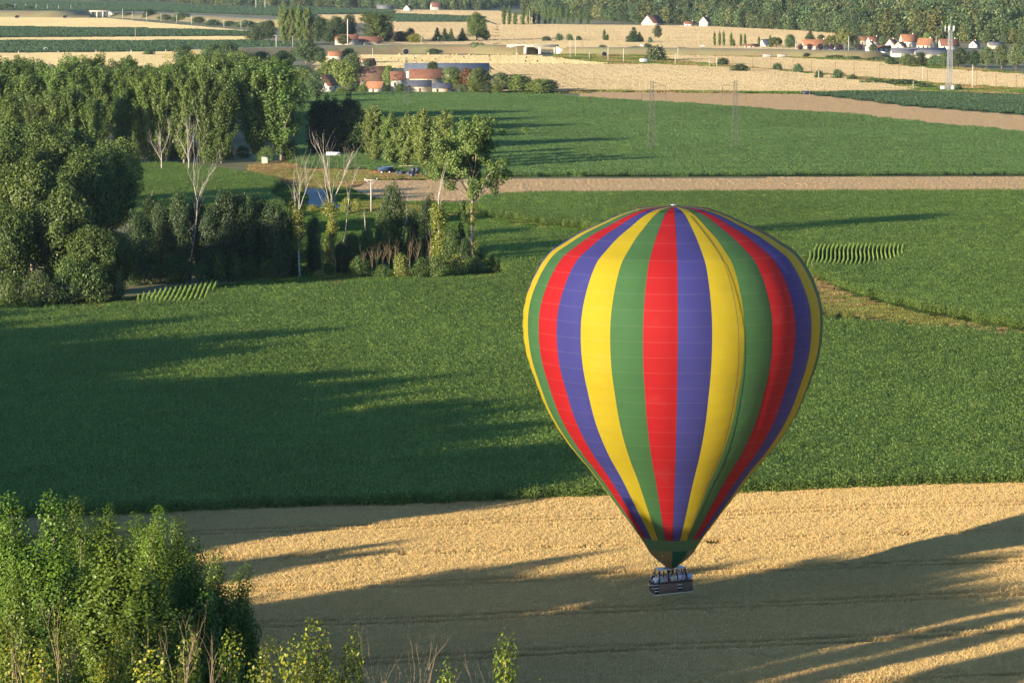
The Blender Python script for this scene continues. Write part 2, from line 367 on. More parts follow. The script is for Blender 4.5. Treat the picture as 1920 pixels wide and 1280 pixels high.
def scatter(name, pts, rz, scl, pick, protos, label=None):
    """protos: list of meshes"""
    key = tuple(p.name for p in protos)
    if key not in _gt:
        c = bpy.data.collections.new('samples_' + name)
        for k, p in enumerate(protos):
            c.objects.link(bpy.data.objects.new('%03d_' % k + name + '_sample', p))
        _gt[key] = scatter_tree(c)
    me = bpy.data.meshes.new(name)
    n = len(pts); me.vertices.add(n); me.vertices.foreach_set('co', np.asarray(pts, dtype=np.float32).ravel())
    a = me.attributes.new('pick', 'INT', 'POINT'); a.data.foreach_set('value', np.asarray(pick, dtype=np.int32))
    r = np.zeros((n, 3), dtype=np.float32); r[:, 2] = rz
    a = me.attributes.new('rot', 'FLOAT_VECTOR', 'POINT'); a.data.foreach_set('vector', r.ravel())
    s = np.asarray(scl, dtype=np.float32)
    if s.ndim < 2: s = np.repeat(np.broadcast_to(s, (n,))[:, None], 3, 1)
    a = me.attributes.new('scl', 'FLOAT_VECTOR', 'POINT'); a.data.foreach_set('vector', np.ascontiguousarray(s).ravel())
    ob = link(name, me); md = ob.modifiers.new('scatter', 'NODES'); md.node_group = _gt[key]
    return tag(ob, label, kind='stuff')
def inside(x, y, poly):
    c = np.zeros(len(x), bool); n = len(poly)
    for i in range(n):
        x0, y0 = poly[i]; x1, y1 = poly[(i + 1) % n]
        k = ((y0 > y) != (y1 > y)) & (x < (x1 - x0) * (y - y0) / (y1 - y0 + 1e-12) + x0)
        c ^= k
    return c
def grid_in(px, step, ang=0.0, jit=0.0, rng=None, holes=(), gap=None, ymax=None):
    poly = [G(*p) for p in px]
    c, s = math.cos(ang), math.sin(ang)
    P = np.array(poly); R = np.stack([P[:, 0] * c + P[:, 1] * s, -P[:, 0] * s + P[:, 1] * c], 1)
    a = np.arange(R[:, 0].min(), R[:, 0].max(), step); b = np.arange(R[:, 1].min(), R[:, 1].max(), step)
    A, B = np.meshgrid(a, b); A = A.ravel(); B = B.ravel()
    if jit: A = A + rng.uniform(-jit, jit, A.size); B = B + rng.uniform(-jit, jit, B.size)
    if gap: 
        k = gap(A, B); A, B = A[k], B[k]
    x, y = A * c - B * s, A * s + B * c
    k = inside(x, y, poly)
    # keep what the camera, or a camera a step to the side, could see
    k &= (np.abs(x) < 0.182 * y + 14) & (y > 150)
    if ymax: k &= y < ymax
    for h in holes: k &= ~inside(x, y, [G(*p) for p in h])
    return x[k], y[k]
def quads(c, ax, ay):
    """c,ax,ay (n,3): quad centre and half axes -> diamond-ish leaf quads"""
    n = len(c)
    v = np.stack([c - ax, c - ay, c + ax, c + ay], 1).reshape(-1, 3)
    return v, np.arange(4 * n).reshape(-1, 4)
def rects(c, ax, ay):
    n = len(c)
    v = np.stack([c - ax - ay, c + ax - ay, c + ax + ay, c - ax + ay], 1).reshape(-1, 3)
    return v, np.arange(4 * n).reshape(-1, 4)
def corn_patch(seed, size, row, gap, h, mat, lw=0.10, nleaf=8, llen=0.85, rows=None):
    rng = np.random.default_rng(seed)
    V, F, n0 = [], [], 0
    ys = rows if rows is not None else np.arange(row / 2, size, row) - size / 2
    for yy in ys:
        for xx in np.arange(gap / 2, size, gap) - size / 2:
            px, py = xx + rng.normal(0, .05), yy + rng.normal(0, .05)
            hh = h * rng.uniform(.86, 1.1)
            for k in range(nleaf):
                f = (k + rng.uniform(0, 1)) / nleaf
                z0 = hh * (.30 + .62 * f); az = rng.uniform(0, 2 * math.pi)
                L = llen * (1.05 - .45 * f) * rng.uniform(.8, 1.2); up = rng.uniform(.25, .6) * L; dr = rng.uniform(.0, .45) * L
                d = np.array([math.cos(az), math.sin(az), 0]); s = np.array([-d[1], d[0], 0]) * lw * .5 * rng.uniform(.8, 1.2)
                p0 = np.array([px, py, z0]); p1 = p0 + d * L * .5 + (0, 0, up); p2 = p0 + d * L + (0, 0, up - dr)
                tw = np.array([0, 0, rng.uniform(-.6, .6) * lw])
                V += [p0 - s * .6, p0 + s * .6, p1 + s + tw, p1 - s - tw, p2 + s * .15, p2 - s * .15]
                F += [(n0, n0 + 1, n0 + 2, n0 + 3), (n0 + 3, n0 + 2, n0 + 4, n0 + 5)]; n0 += 6
            s = np.array([.025, .02, 0])
            V += [np.array([px, py, 0]) - s, np.array([px, py, 0]) + s, np.array([px, py, hh * 1.08]) + s * .4, np.array([px, py, hh * 1.08]) - s * .4]
            F += [(n0, n0 + 1, n0 + 2, n0 + 3)]; n0 += 4
    return np_mesh('corn_patch', np.array(V), np.array(F), [M[mat]])
def blade_patch(seed, size, n, h, wd, mat, lean=0.35, head=0.0, spread=0.0):
    """upright stalks, ears or stubble as narrow bent blades"""
    rng = np.random.default_rng(seed)
    x, y = rng.uniform(-size / 2, size / 2, (2, n)); hh = h * rng.uniform(.75, 1.12, n)
    hh *= 1 + spread * np.sin(x * 2.1 + seed) * np.sin(y * 2.7 + seed * 2)
    a = rng.uniform(0, math.pi, n); l = rng.normal(0, lean, (2, n)) * hh
    s = np.stack([np.cos(a), np.sin(a), np.zeros(n)], 1) * (wd * rng.uniform(.7, 1.3, n))[:, None] / 2
    b = np.stack([x, y, np.zeros(n)], 1); m_ = np.stack([x + l[0] * .35, y + l[1] * .35, hh * .65], 1); tp = np.stack([x + l[0], y + l[1], hh], 1)
    sh = s * (1 + head)
    V = np.stack([b - s * .5, b + s * .5, m_ + sh, m_ - sh, tp + sh * .6, tp - sh * .6], 1).reshape(-1, 3)
    k = np.arange(n) * 6
    F = np.concatenate([np.stack([k, k + 1, k + 2, k + 3], 1), np.stack([k + 3, k + 2, k + 4, k + 5], 1)])
    return np_mesh('blade_patch', V, F, [M[mat]])
rng = np.random.default_rng(7)
# corn standing 2.2 m tall: three samples of a plot, turned end for end
ROWS_L = [(255, 578), (330, 590), (385, 580), (415, 548), (330, 556)]
ROWS_R = [(1508, 512), (1600, 518), (1690, 500), (1700, 478), (1525, 478)]
near_corn = [corn_patch(s, 1.5, .75, .17, 2.2, 'corn_leaf', 0.075, 12, .5) for s in (1, 2, 3, 4, 5, 6, 7, 8)]
ang = math.atan2(G(1920, 919)[1] - G(330, 976)[1], G(1920, 919)[0] - G(330, 976)[0])
def corn(name, px, protos, step, ang, label, holes=(), ymax=None, hv=.045):
    x, y = grid_in(px, step, ang, step * .22, rng, holes, ymax=ymax)
    n = len(x); s = np.ones((n, 3)); nzv = np.sin(x * .11 + 1) * np.sin(y * .07) + np.sin(x * .031 - y * .05) * 1.2 + rng.normal(0, .5, n)
    s[:, 2] = 1 + hv * .5 * nzv; s[:, :2] *= rng.uniform(1.0, 1.25, (n, 1)); s[((-x * math.sin(ang) + y * math.cos(ang)) % 21.0) < step * .8, 2] *= .8
    return scatter(name, np.stack([x, y, np.full(n, .02)], 1), ang + rng.integers(0, 2, n) * math.pi + rng.normal(0, .2, n), s, rng.integers(0, len(protos), n), protos, label)
corn('maize_crop', CORN, near_corn, 1.5, ang, 'tall green maize filling the middle field behind the wheat', (ROWS_L,))
corn('maize_crop', CORN_R, near_corn, 1.5, 0.15, 'tall green maize of the upper right field beyond the grass track', (ROWS_R,))
corn('maize_crop', SMALLCORN, near_corn, 1.5, 0.5, 'small plot of maize between the wood and the pond')
row_corn = [corn_patch(s, 1.2, 1, .12, 2.0, 'corn_leaf', 0.07, 10, .25, rows=[0.0]) for s in (11, 12)]
def corn_rows(name, px, ang, pitch, wave, label):
    poly = [G(*p) for p in px]; P = np.array(poly); c = P.mean(0); X, Y, R = [], [], []
    d = np.array([math.cos(ang), math.sin(ang)]); q = np.array([-d[1], d[0]])
    for k in np.arange(-60, 61) * pitch:
        for s in np.arange(-60, 60, 1.05):
            wv = wave * math.sin(s * .14); p = c + d * s + q * (k + wv)
            X.append(p[0]); Y.append(p[1]); R.append(ang + wave * .14 * math.cos(s * .14))
    X, Y, R = map(np.array, (X, Y, R)); k = inside(X, Y, poly); n = k.sum()
    return scatter(name, np.stack([X[k], Y[k], np.full(n, .02)], 1), R[k], rng.uniform(.92, 1.05, n), rng.integers(0, 2, n), row_corn, label)
corn_rows('maize_rows', ROWS_R, math.radians(83.9 - 1.2), .78, .25, 'wavy separate rows of maize in the upper right field')
corn_rows('maize_rows', ROWS_L, math.radians(96 - 4.0), .78, .15, 'separate rows of maize at the corner of the left wood')
far_corn = [corn_patch(s, 4, .8, .34, 1.4, 'corn_far_leaf', 0.11, 8, .5) for s in (21, 22, 23)]
corn('green_crop', CROP2, far_corn, 4.0, 0.05, 'smooth green crop of the large field behind the poplars', hv=.12)
dark_crop = [corn_patch(s, 5, 1.0, .6, 1.0, 'dark_crop_leaf', 0.25, 5, .8) for s in (31, 32)]
corn('green_crop', GREEN3, dark_crop, 5.0, 0.05, 'dark green low crop at the right below the radio mast', hv=.2)
vfar = [corn_patch(s, 10, 2.0, 1.3, 1.2, 'dark_crop_leaf', 0.6, 4, 1.6) for s in (41, 42)]
for p, l in ((GREEN6, 'green strip of crop in the distance right of the tall farm tree'), (GREEN6B, 'far green strip left of the tall farm tree'), (GREEN_L1, 'upper green crop strip at the far left'),
             (GREEN_L2, 'lower green crop strip at the far left'), (GREEN_L0, 'farthest green field at the top left')):
    corn('green_crop', p, vfar, 10.0, 0.0, l, hv=.2)

# ripe wheat, with the tractor's tramlines left bare
wheat_p = [blade_patch(s, 1.3, 520, .82, .034, 'wheat_straw', .25, .6, .03) for s in (51, 52, 53, 54)]
wang = ang
def tramlines(A, B):
    r = (B - 3.0) % 15.0
    return ~((np.abs(r - 0.8) < .62) | (np.abs(r - 2.7) < .62))
x, y = grid_in(WHEAT, .66, wang, .02, rng, gap=tramlines)
n = len(x); s = np.ones((n, 3)) * .68; s[:, 2] = 1 + .05 * (np.sin(x * .21) + np.sin(y * .33 + x * .1)) + rng.normal(0, .035, n)
scatter('ripe_wheat', np.stack([x, y, np.full(n, .02)], 1), wang + rng.integers(0, 4, n) * math.pi / 2, s, rng.integers(0, 4, n), wheat_p, 'ripe golden wheat filling the foreground field')
def straw(name, px, protos, step, ang, label, ymax=None):
    x, y = grid_in(px, step, ang, step * .05, rng, ymax=ymax); n = len(x); s = np.ones((n, 3)); s[:, 2] = rng.uniform(.85, 1.15, n)
    return scatter(name, np.stack([x, y, np.full(n, .05)], 1), ang + rng.integers(0, 4, n) * math.pi / 2, s, rng.integers(0, len(protos), n), protos, label)
pale = [blade_patch(s, 6.2, 520, .8, .22, 'pale_wheat', .2) for s in (61, 62, 63)]
for p, l in ((WHEAT3, 'pale ripe wheat beyond the farm'), (WHEAT4, 'ripe wheat between the railway and the village'), (WHEAT5, 'ripe wheat below the far wood'), (FIELD6, 'ripe wheat beyond the embankment'),
             (FIELD6B, 'patch of ripe wheat left of the tall farm tree'), (FIELD7, 'farthest strip of ripe wheat')):
    straw('ripe_wheat', p, pale, 6.0, .05, l)
stub = [blade_patch(s, 6.2, 520, .5, .25, 'stubble_straw', .2) for s in (71, 72)]
for p, l in ((STUB, 'bright straw stubble around the hay bales'), (STUB_L, 'bright straw stubble at the far left'), (STUB_L2, 'narrow straw strip between the far left green fields'), (STUB_L3, 'straw stubble behind the poplar plantation')):
    straw('straw_stubble', p, stub, 6.0, .0, l)
# grass
meadow_p = [blade_patch(s, 2.1, 260, .35, .09, 'meadow_grass', .5) for s in (81, 82)]
dry_p = [blade_patch(s, 2.1, 260, .4, .09, 'dry_grass', .5) for s in (83, 84)]
green_p = [blade_patch(s, 2.1, 260, .5, .10, 'green_grass', .5) for s in (85, 86)]
def grass(name, px, ps, step, label, keep=1.0, holes=()):
    x, y = grid_in(px, step, .3, step * .3, rng, holes)
    nzv = np.sin(x * .17 + .5) + np.sin(y * .09 + x * .05) + rng.normal(0, .8, len(x)); k = rng.uniform(0, 1, len(x)) < keep
    x, y, nzv = x[k], y[k], nzv[k]; n = len(x); pk = np.clip(((nzv + 2.2) / 4.4 * len(ps)).astype(int), 0, len(ps) - 1)
    return scatter(name, np.stack([x, y, np.full(n, .02)], 1), rng.uniform(0, 6.28, n), rng.uniform(.8, 1.3, n), pk, ps, label)
grass('grass', MEADOW, meadow_p + dry_p, 1.9, 'sunlit yellowing meadow grass above the pond')
grass('grass', BANKGRASS, green_p + meadow_p, 1.9, 'green grass around the pond', holes=(POND,))
TR_L = [(880, 408), (905, 406), (1090, 430), (1300, 464), (1300, 515), (1090, 454), (880, 428)]
TR_R = [(1300, 464), (1490, 478), (1540, 530), (1600, 558), (1720, 590), (1920, 627), (2500, 695), (2500, 712), (1920, 645), (1700, 630), (1532, 612), (1300, 515)]
grass('grass', TR_L, green_p + meadow_p, 1.9, 'pale grass strip left of the balloon between the maize fields')
grass('grass', TR_R, meadow_p + dry_p, 1.9, 'dry rough grass of the track right of the balloon')
grass('grass', [(-300, 620), (0, 604), (235, 594), (440, 562), (600, 554), (930, 540), (955, 522), (900, 500), (560, 520), (240, 560), (-300, 580)], green_p + meadow_p, 1.9, 'rough grass verge under the left wood')
grass('grass', [(430, 520), (930, 512), (880, 470), (882, 432), (878, 406), (780, 408), (640, 423), (545, 415), (430, 424)], green_p, 1.9, 'green meadow behind the bare trunks')
grass('grass', [(470, 418), (545, 412), (500, 372), (520, 350), (470, 336), (440, 340), (520, 385)], green_p, 1.9, 'short green grass curving beside the pond')
grass('grass', [(880, 175), (1520, 178), (1930, 184), (2300, 187), (2300, 150), (1920, 140), (1650, 110), (1500, 96), (1045, 96), (1045, 108), (1150, 124), (1500, 140), (1700, 172), (1100, 170)],
      [blade_patch(s, 6.2, 220, .7, .3, mm, .5) for s, mm in ((91, 'dry_grass'), (92, 'meadow_grass'), (93, 'green_grass'))], 5.5, 'dry rough grass along the railway', holes=(WHEAT3, WHEAT4, GREEN3, PLOUGH2, STUB))
# ploughed clods
clod_v = []
def clod_patch(seed):
    r = np.random.default_rng(seed); g = np.linspace(-3.05, 3.05, 20); X, Y = np.meshgrid(g, g)
    Z = r.normal(0, .08, X.shape); Z[[0, -1], :] = .0; Z[:, [0, -1]] = 0.0
    k = np.array([(j * 20 + i, j * 20 + i + 1, j * 20 + i + 21, j * 20 + i + 20) for j in range(19) for i in range(19)])
    return np_mesh('clods', np.stack([X.ravel(), Y.ravel(), Z.ravel() + .08], 1), k, [M['ploughed']])
cl = [clod_patch(s) for s in (1, 2, 3)]
for p, l in ((PLOUGH1, 'clods of the narrow ploughed strip'), (PLOUGH2, 'clods of the wide fallow strip')):
    straw('ploughed_soil', p, cl, 5.6, .02, l)
# ================================================================== trees
def leaves_mesh(name, C, RAD, AX, STR, n, leaf, mat, rng, shell=.55, up=.25, rnd=.6):
    """n leaves spread over the shells of elongated clumps"""
    C = np.asarray(C, float); RAD = np.asarray(RAD, float); AX = np.asarray(AX, float); STR = np.asarray(STR, float)
    AX /= np.linalg.norm(AX, axis=1)[:, None]
    wgt = RAD ** 2 * STR; k = rng.choice(len(C), n, p=wgt / wgt.sum())
    d = rng.normal(size=(n, 3)); d /= np.linalg.norm(d, axis=1)[:, None]
    r = RAD[k] * (shell + (1 - shell) * rng.uniform(0, 1, n) ** .6) * rng.uniform(.85, 1.12, n)
    off = d * r[:, None]; a = AX[k]; al = (off * a).sum(1)
    p = C[k] + off + a * (al * (STR[k] - 1))[:, None]
    rad_ = (C[k] - C.mean(0)) * (1, 1, .3); rad_ /= np.linalg.norm(rad_, axis=1)[:, None] + 1e-6
    nrm = d * .65 + rad_ * .45 + rng.normal(size=(n, 3)) * rnd + np.array([0, 0, up]); nrm /= np.linalg.norm(nrm, axis=1)[:, None]
    t = np.cross(nrm, rng.normal(size=(n, 3))); t /= np.linalg.norm(t, axis=1)[:, None] + 1e-9; b = np.cross(nrm, t)
    s = leaf * rng.uniform(.65, 1.35, n)
    v, f = quads(p, t * (s * .5)[:, None], b * (s * .36)[:, None])
    return np_mesh(name, v, f, [M[mat]])
def bend(p0, p1, k, rng, amt):
    p0, p1 = np.array(p0, float), np.array(p1, float); t = np.linspace(0, 1, k)[:, None]
    L = np.linalg.norm(p1 - p0); P = p0 + (p1 - p0) * t
    w_ = rng.normal(0, amt * L, (k, 3)); w_[0] = 0; w_ = np.cumsum(w_, 0) * .5
    return P + w_ * np.sin(np.pi * np.minimum(1, t * 1.0)) + w_ * t * .3
def make_poplar(seed, h=25, R=.17, base=.05, n=15000, leaf=.5, mat='poplar_leaf', bark='pale_bark', nbr=46, clump=.042, low=.35, sh=.55, rnd=.6, asc=1.0, st=1.0):
    rng = np.random.default_rng(seed); mb = MB(); C, RD, AX, ST_ = [], [], [], []
    tp = bend((0, 0, 0), (rng.normal(0, .015) * h, rng.normal(0, .015) * h, h * .97), 9, rng, .012)
    mb.tube(tp, np.linspace(.013, .002, 9) * h, 7)
    for i in range(nbr):
        f = base + (1 - base) * (i + rng.uniform(0, 1)) / nbr; az = i * 2.399 + rng.normal(0, .3)
        prof = R * h * (math.sin(math.pi * min(1, (f - base) / (1 - base) * .80 + .14)) ** .6) * rng.uniform(.72, 1.18)
        if f > .97: prof *= .8
        st_ = np.array([np.interp(f * h * .8, tp[:, 2], tp[:, 0]), np.interp(f * h * .8, tp[:, 2], tp[:, 1]), f * h * .8])
        d = np.array([math.cos(az), math.sin(az), 0])
        ln = prof * 1.0; rise = ln * rng.uniform(1.1, 1.9) * asc
        en = st_ + d * ln + (0, 0, min(rise, h * .99 - st_[2]))
        bp_ = bend(st_, en, 4, rng, .04); mb.tube(bp_, np.linspace(.0042, .0012, 4) * h, 4, False)
        for q in (.5, .78, 1.0):
            c = st_ + (en - st_) * q + rng.normal(0, .012 * h, 3)
            C.append(c); RD.append(clump * h * rng.uniform(.7, 1.3)); AX.append(en - st_ + rng.normal(0, .3, 3)); ST_.append(rng.uniform(1.2, 1.9) * st)
        C.append(st_ + (en - st_) * .2); RD.append(clump * h); AX.append((0, 0, 1)); ST_.append(1.3)
    for k in range(5):
        C.append(tp[-1] + (rng.normal(0, .012 * h), rng.normal(0, .012 * h), -.03 * h * k)); RD.append(.036 * h); AX.append((0, 0, 1)); ST_.append(1.5)
    return mb.mesh('trunk', M[bark], True), leaves_mesh('crown', C, RD, AX, ST_, n, leaf, mat, rng, sh, .25, rnd)
def make_oak(seed, h=20, R=.38, cz=.56, rz=.42, n=22000, leaf=.5, mat='oak_leaf', bark='bark', ncl=64, clump=.105, trunk=.26):
    rng = np.random.default_rng(seed); mb = MB(); C, RD, AX, ST_ = [], [], [], []
    mb.tube(bend((0, 0, 0), (0, 0, trunk * h), 4, rng, .02), np.linspace(.022, .016, 4) * h, 7)
    lob = rng.uniform(.68, 1.25, 7); lob[-1] = lob[0]
    for i in range(ncl):
        z = 1 - 1.75 * (i + .5) / ncl; az = i * 2.399 + rng.normal(0, .25); rr = math.sqrt(max(0, 1 - z * z))
        l = np.interp((az % 6.283) / 6.283 * 6, np.arange(7), lob) * rng.uniform(.66, 1.2)
        c = np.array([math.cos(az) * rr * R * l, math.sin(az) * rr * R * l, cz + z * rz * (.82 + .18 * l)]) * h
        c[:2] *= .86
        C.append(c); RD.append(clump * h * rng.uniform(.5, 1.35)); AX.append(rng.normal(size=3) * (1, 1, .4)); ST_.append(rng.uniform(1, 1.4))
        if i % 3 == 0:
            C.append(c * (.55, .55, 1) + (0, 0, -.04 * h)); RD.append(clump * h * 1.15); AX.append((0, 0, 1)); ST_.append(1.)
        if i % 4 == 1:
            mb.tube(bend((0, 0, trunk * h * rng.uniform(.7, 1)), c * .93, 5, rng, .05), np.linspace(.009, .0018, 5) * h, 4, False)
    return mb.mesh('trunk', M[bark], True), leaves_mesh('crown', C, RD, AX, ST_, n, leaf, mat, rng, .6, .4)
def make_bush(seed, h=5, R=.55, n=3600, leaf=.3, mat='oak_leaf', bark='bark'):
    return make_oak(seed, h, R, .46, .5, n, leaf, mat, bark, 34, .2, .2)
def make_conifer(seed, h=14, R=.24, n=6000, leaf=.4, mat='conifer_leaf', bark='bark'):
    rng = np.random.default_rng(seed); mb = MB(); C, RD, AX, ST_ = [], [], [], []
    mb.tube([(0, 0, 0), (0, 0, h * .96)], [.014 * h, .002 * h], 6)
    for i in range(58):
        f = .06 + .92 * (i + rng.uniform(0, 1)) / 58; az = i * 2.399; r = R * h * (1 - f) ** .8 * rng.uniform(.75, 1.12)
        d = np.array([math.cos(az), math.sin(az), -.18]); C.append(np.array([0, 0, f * h]) + d * r * .6); RD.append(max(.03 * h, r * .42)); AX.append(d); ST_.append(1.5)
    return mb.mesh('trunk', M[bark], True), leaves_mesh('crown', C, RD, AX, ST_, n, leaf, mat, rng, .5, .2)
def make_willow(seed, h=12, n=6000, leaf=.42, mat='willow_leaf'):
    rng = np.random.default_rng(seed); mb = MB(); C, RD, AX, ST_ = [], [], [], []
    mb.tube(bend((0, 0, 0), (0, 0, .5 * h), 4, rng, .02), np.linspace(.03, .015, 4) * h, 6)
    for i in range(70):
        az = i * 2.399; f = rng.uniform(.15, 1); r = .34 * h * f ** .5 * rng.uniform(.7, 1.05); z = h * (.92 - .35 * f ** 2) - rng.uniform(0, .3) * h * f
        C.append((math.cos(az) * r, math.sin(az) * r, z)); RD.append(.055 * h); AX.append((rng.normal(0, .1), rng.normal(0, .1), 1)); ST_.append(rng.uniform(1.8, 3))
    return mb.mesh('trunk', M['bark'], True), leaves_mesh('crown', C, RD, AX, ST_, n, leaf, mat, rng, .5, .0)
KIND = {}
def variants(key, h, lst): KIND[key] = (h, lst)
variants('poplar', 25, [make_poplar(100 + i, mat='poplar_leaf', R=.13 + .012 * (i % 3), n=19000, leaf=.44, asc=1.5, st=1.35, clump=.038) for i in range(5)])
variants('pale_poplar', 25, [make_poplar(110 + i, mat='poplar_pale_leaf', R=.15, base=.03, nbr=52, n=15000) for i in range(4)])
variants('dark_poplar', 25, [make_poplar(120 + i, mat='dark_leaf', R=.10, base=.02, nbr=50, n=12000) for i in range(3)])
variants('lombardy', 20, [make_poplar(130 + i, 20, .085, .03, 4000, .6, 'poplar_leaf', nbr=34) for i in range(2)])
variants('oak', 20, [make_oak(200 + i) for i in range(4)])
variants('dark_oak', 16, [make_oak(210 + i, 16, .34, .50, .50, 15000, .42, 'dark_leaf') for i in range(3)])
variants('small_tree', 10, [make_oak(220 + i, 10, .36, .55, .42, 5000, .42, 'wood_leaf') for i in range(3)])
variants('olive_tree', 10, [make_oak(225 + i, 10, .36, .52, .45, 5000, .42, 'poplar_pale_leaf') for i in range(2)])
variants('yellow_tree', 8, [make_oak(228, 8, .5, .48, .48, 4000, .38, 'yellow_leaf')])
variants('brown_tree', 10, [make_oak(229, 10, .34, .5, .46, 4600, .38, 'rust_leaf')])
variants('bush', 5, [make_bush(230 + i) for i in range(3)])
variants('pale_bush', 4, [make_bush(235 + i, 4, .6, 3000, .26, 'ivy_leaf') for i in range(2)])
variants('far_bush', 5, [make_bush(240 + i, 5, .6, 1500, .6, 'wood_leaf') for i in range(2)])
variants('purple_tree', 6, [make_oak(245, 6, .34, .6, .34, 1600, .42, 'purple_leaf', ncl=30, clump=.16)])
variants('conifer', 14, [make_conifer(250 + i) for i in range(2)])
variants('willow', 12, [make_willow(260 + i) for i in range(2)])
_cnt = {}
def tree(kind, x, y, h, label, cat='tree', group=None, wid=1.0, name=None, v=None, z=0.0):
    h0, lst = KIND[kind]; i = _cnt.get(kind, 0); _cnt[kind] = i + 1
    tr, cr = lst[(i if v is None else v) % len(lst)]
    s = h / h0; rr = random.Random(len(kind) * 7919 + round(x * 7) * 31 + round(y * 3))
    r = empty(name or {'bush': 'bush', 'pale_bush': 'bush', 'far_bush': 'bush'}.get(kind, 'tree'), (x, y, z), rr.uniform(0, 6.28), (s * wid * rr.uniform(.88, 1.12), s * wid * rr.uniform(.85, 1.15), s * (1.0 if kind in ('near_poplar', 'sprout') else rr.uniform(.97, 1.03))))
    tag(r, label, cat, group)
    link('trunk', tr, r); link('crown', cr, r)
    return r
def tree_px(kind, px, pyb, pyt, label, cat='tree', group=None, wid=None, pw=None, name=None, v=None):
    x, y, h = stand(px, pyb, pyt)
    if pw is not None:      # crown width in photo pixels
        h0, lst = KIND[kind]; cr = lst[0][1]; bw = max(c.co.x for c in cr.vertices) - min(c.co.x for c in cr.vertices)
        wid = (pw / scale_at(y)) / (bw * h / h0)
    return tree(kind, x, y, h, label, cat, group, wid or 1.0, name, v)
random.seed(3)
# --- poplar plantation on the left, row by row from the front
rows = [(312, 8, [(22, 178), (62, 190), (98, 168), (140, 158), (172, 182)]),
        (306, 8, [(232, 152), (272, 140), (312, 128), (345, 142), (383, 125), (415, 150)]),
        (302, 8, [(482, 122), (528, 118)])]
front = [p + (r[0],) for r in rows for p in r[2]]
for i, (px, pt, pb) in enumerate(front):
    tree_px('poplar', px, pb, pt, 'tall sunlit poplar, %s from the left in the front row of the left plantation' % WORDS[i], 'tree', 'poplars of the left plantation', pw=52 if px < 440 else 78)
for pb, xs, top in ((286, range(10, 440, 46), 122), (268, range(-10, 560, 48), 112), (250, range(14, 560, 46), 108), (236, range(-12, 560, 48), 104)):
    for j, px in enumerate(xs):
        tree_px('poplar', px + random.uniform(-9, 9), pb, top + random.uniform(-3, 16), 'poplar top, %s from the left in the %s row of the left plantation' % (WORDS[j], {286: 'second', 268: 'third', 250: 'fourth', 236: 'rearmost'}[pb]), 'tree', 'rear poplars of the left plantation', pw=54)
# --- narrow poplars with shade put into darker leaves, then the bright ones and the lone tall tree
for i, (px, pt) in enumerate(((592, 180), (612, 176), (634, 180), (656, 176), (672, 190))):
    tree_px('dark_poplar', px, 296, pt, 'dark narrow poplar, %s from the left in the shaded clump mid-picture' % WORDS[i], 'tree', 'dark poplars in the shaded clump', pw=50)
for i, (px, pt, pb) in enumerate(((702, 193, 308), (736, 206, 314), (764, 212, 318), (797, 203, 322), (832, 204, 326))):
    tree_px('pale_poplar', px, pb, pt, 'bright bushy poplar leafy to the ground, %s from the left beside the black bales' % WORDS[i], 'tree', 'bright poplars beside the bales', pw=66)
tree_px('bush', 850, 330, 306, 'dark bush at the foot of the bright poplars', 'bush', pw=26)
# --- trees of the big wood at the left: broad crowns
OAKS = [(22, 566, 395, 130), (118, 560, 360, 135), (170, 566, 430, 120), (60, 530, 300, 150), (165, 515, 290, 145), (12, 480, 272, 150), (215, 545, 440, 110), (110, 470, 255, 150), (205, 455, 270, 120), (20, 420, 235, 130), (75, 400, 230, 120), (150, 395, 246, 110), (225, 400, 262, 90)]
OL = ['broad oak at the left edge, lowest of the wood beside the maize', 'broad sunlit oak near the front of the left wood', 'broad oak with low crown next to the maize corner', 'large round oak in the middle of the left wood',
      'large oak at the right of the left wood, its right side dark', 'big oak at the left edge halfway up the wood', 'low oak at the right end of the wood above the separate maize rows', 'tall oak behind the middle of the left wood',
      'oak at the right rear of the left wood', 'oak at the left edge in front of the poplar plantation', 'oak second from the left in front of the poplar plantation', 'oak third from the left in front of the poplar plantation', 'oak at the right end in front of the poplar plantation']
for (px, pb, pt, pw), l in zip(OAKS, OL): tree_px('oak', px, pb, pt, l, 'tree', 'oaks of the left wood', pw=pw)
for i, (px, pb, pt, pw) in enumerate(((20, 578, 520, 70), (75, 578, 515, 75), (128, 574, 490, 80), (180, 572, 500, 70), (222, 568, 510, 52))):
    tree_px('bush', px, pb, pt, 'rounded bush, %s from the left along the foot of the oak wood' % WORDS[i], 'bush', 'bushes at the foot of the oak wood', pw=pw)
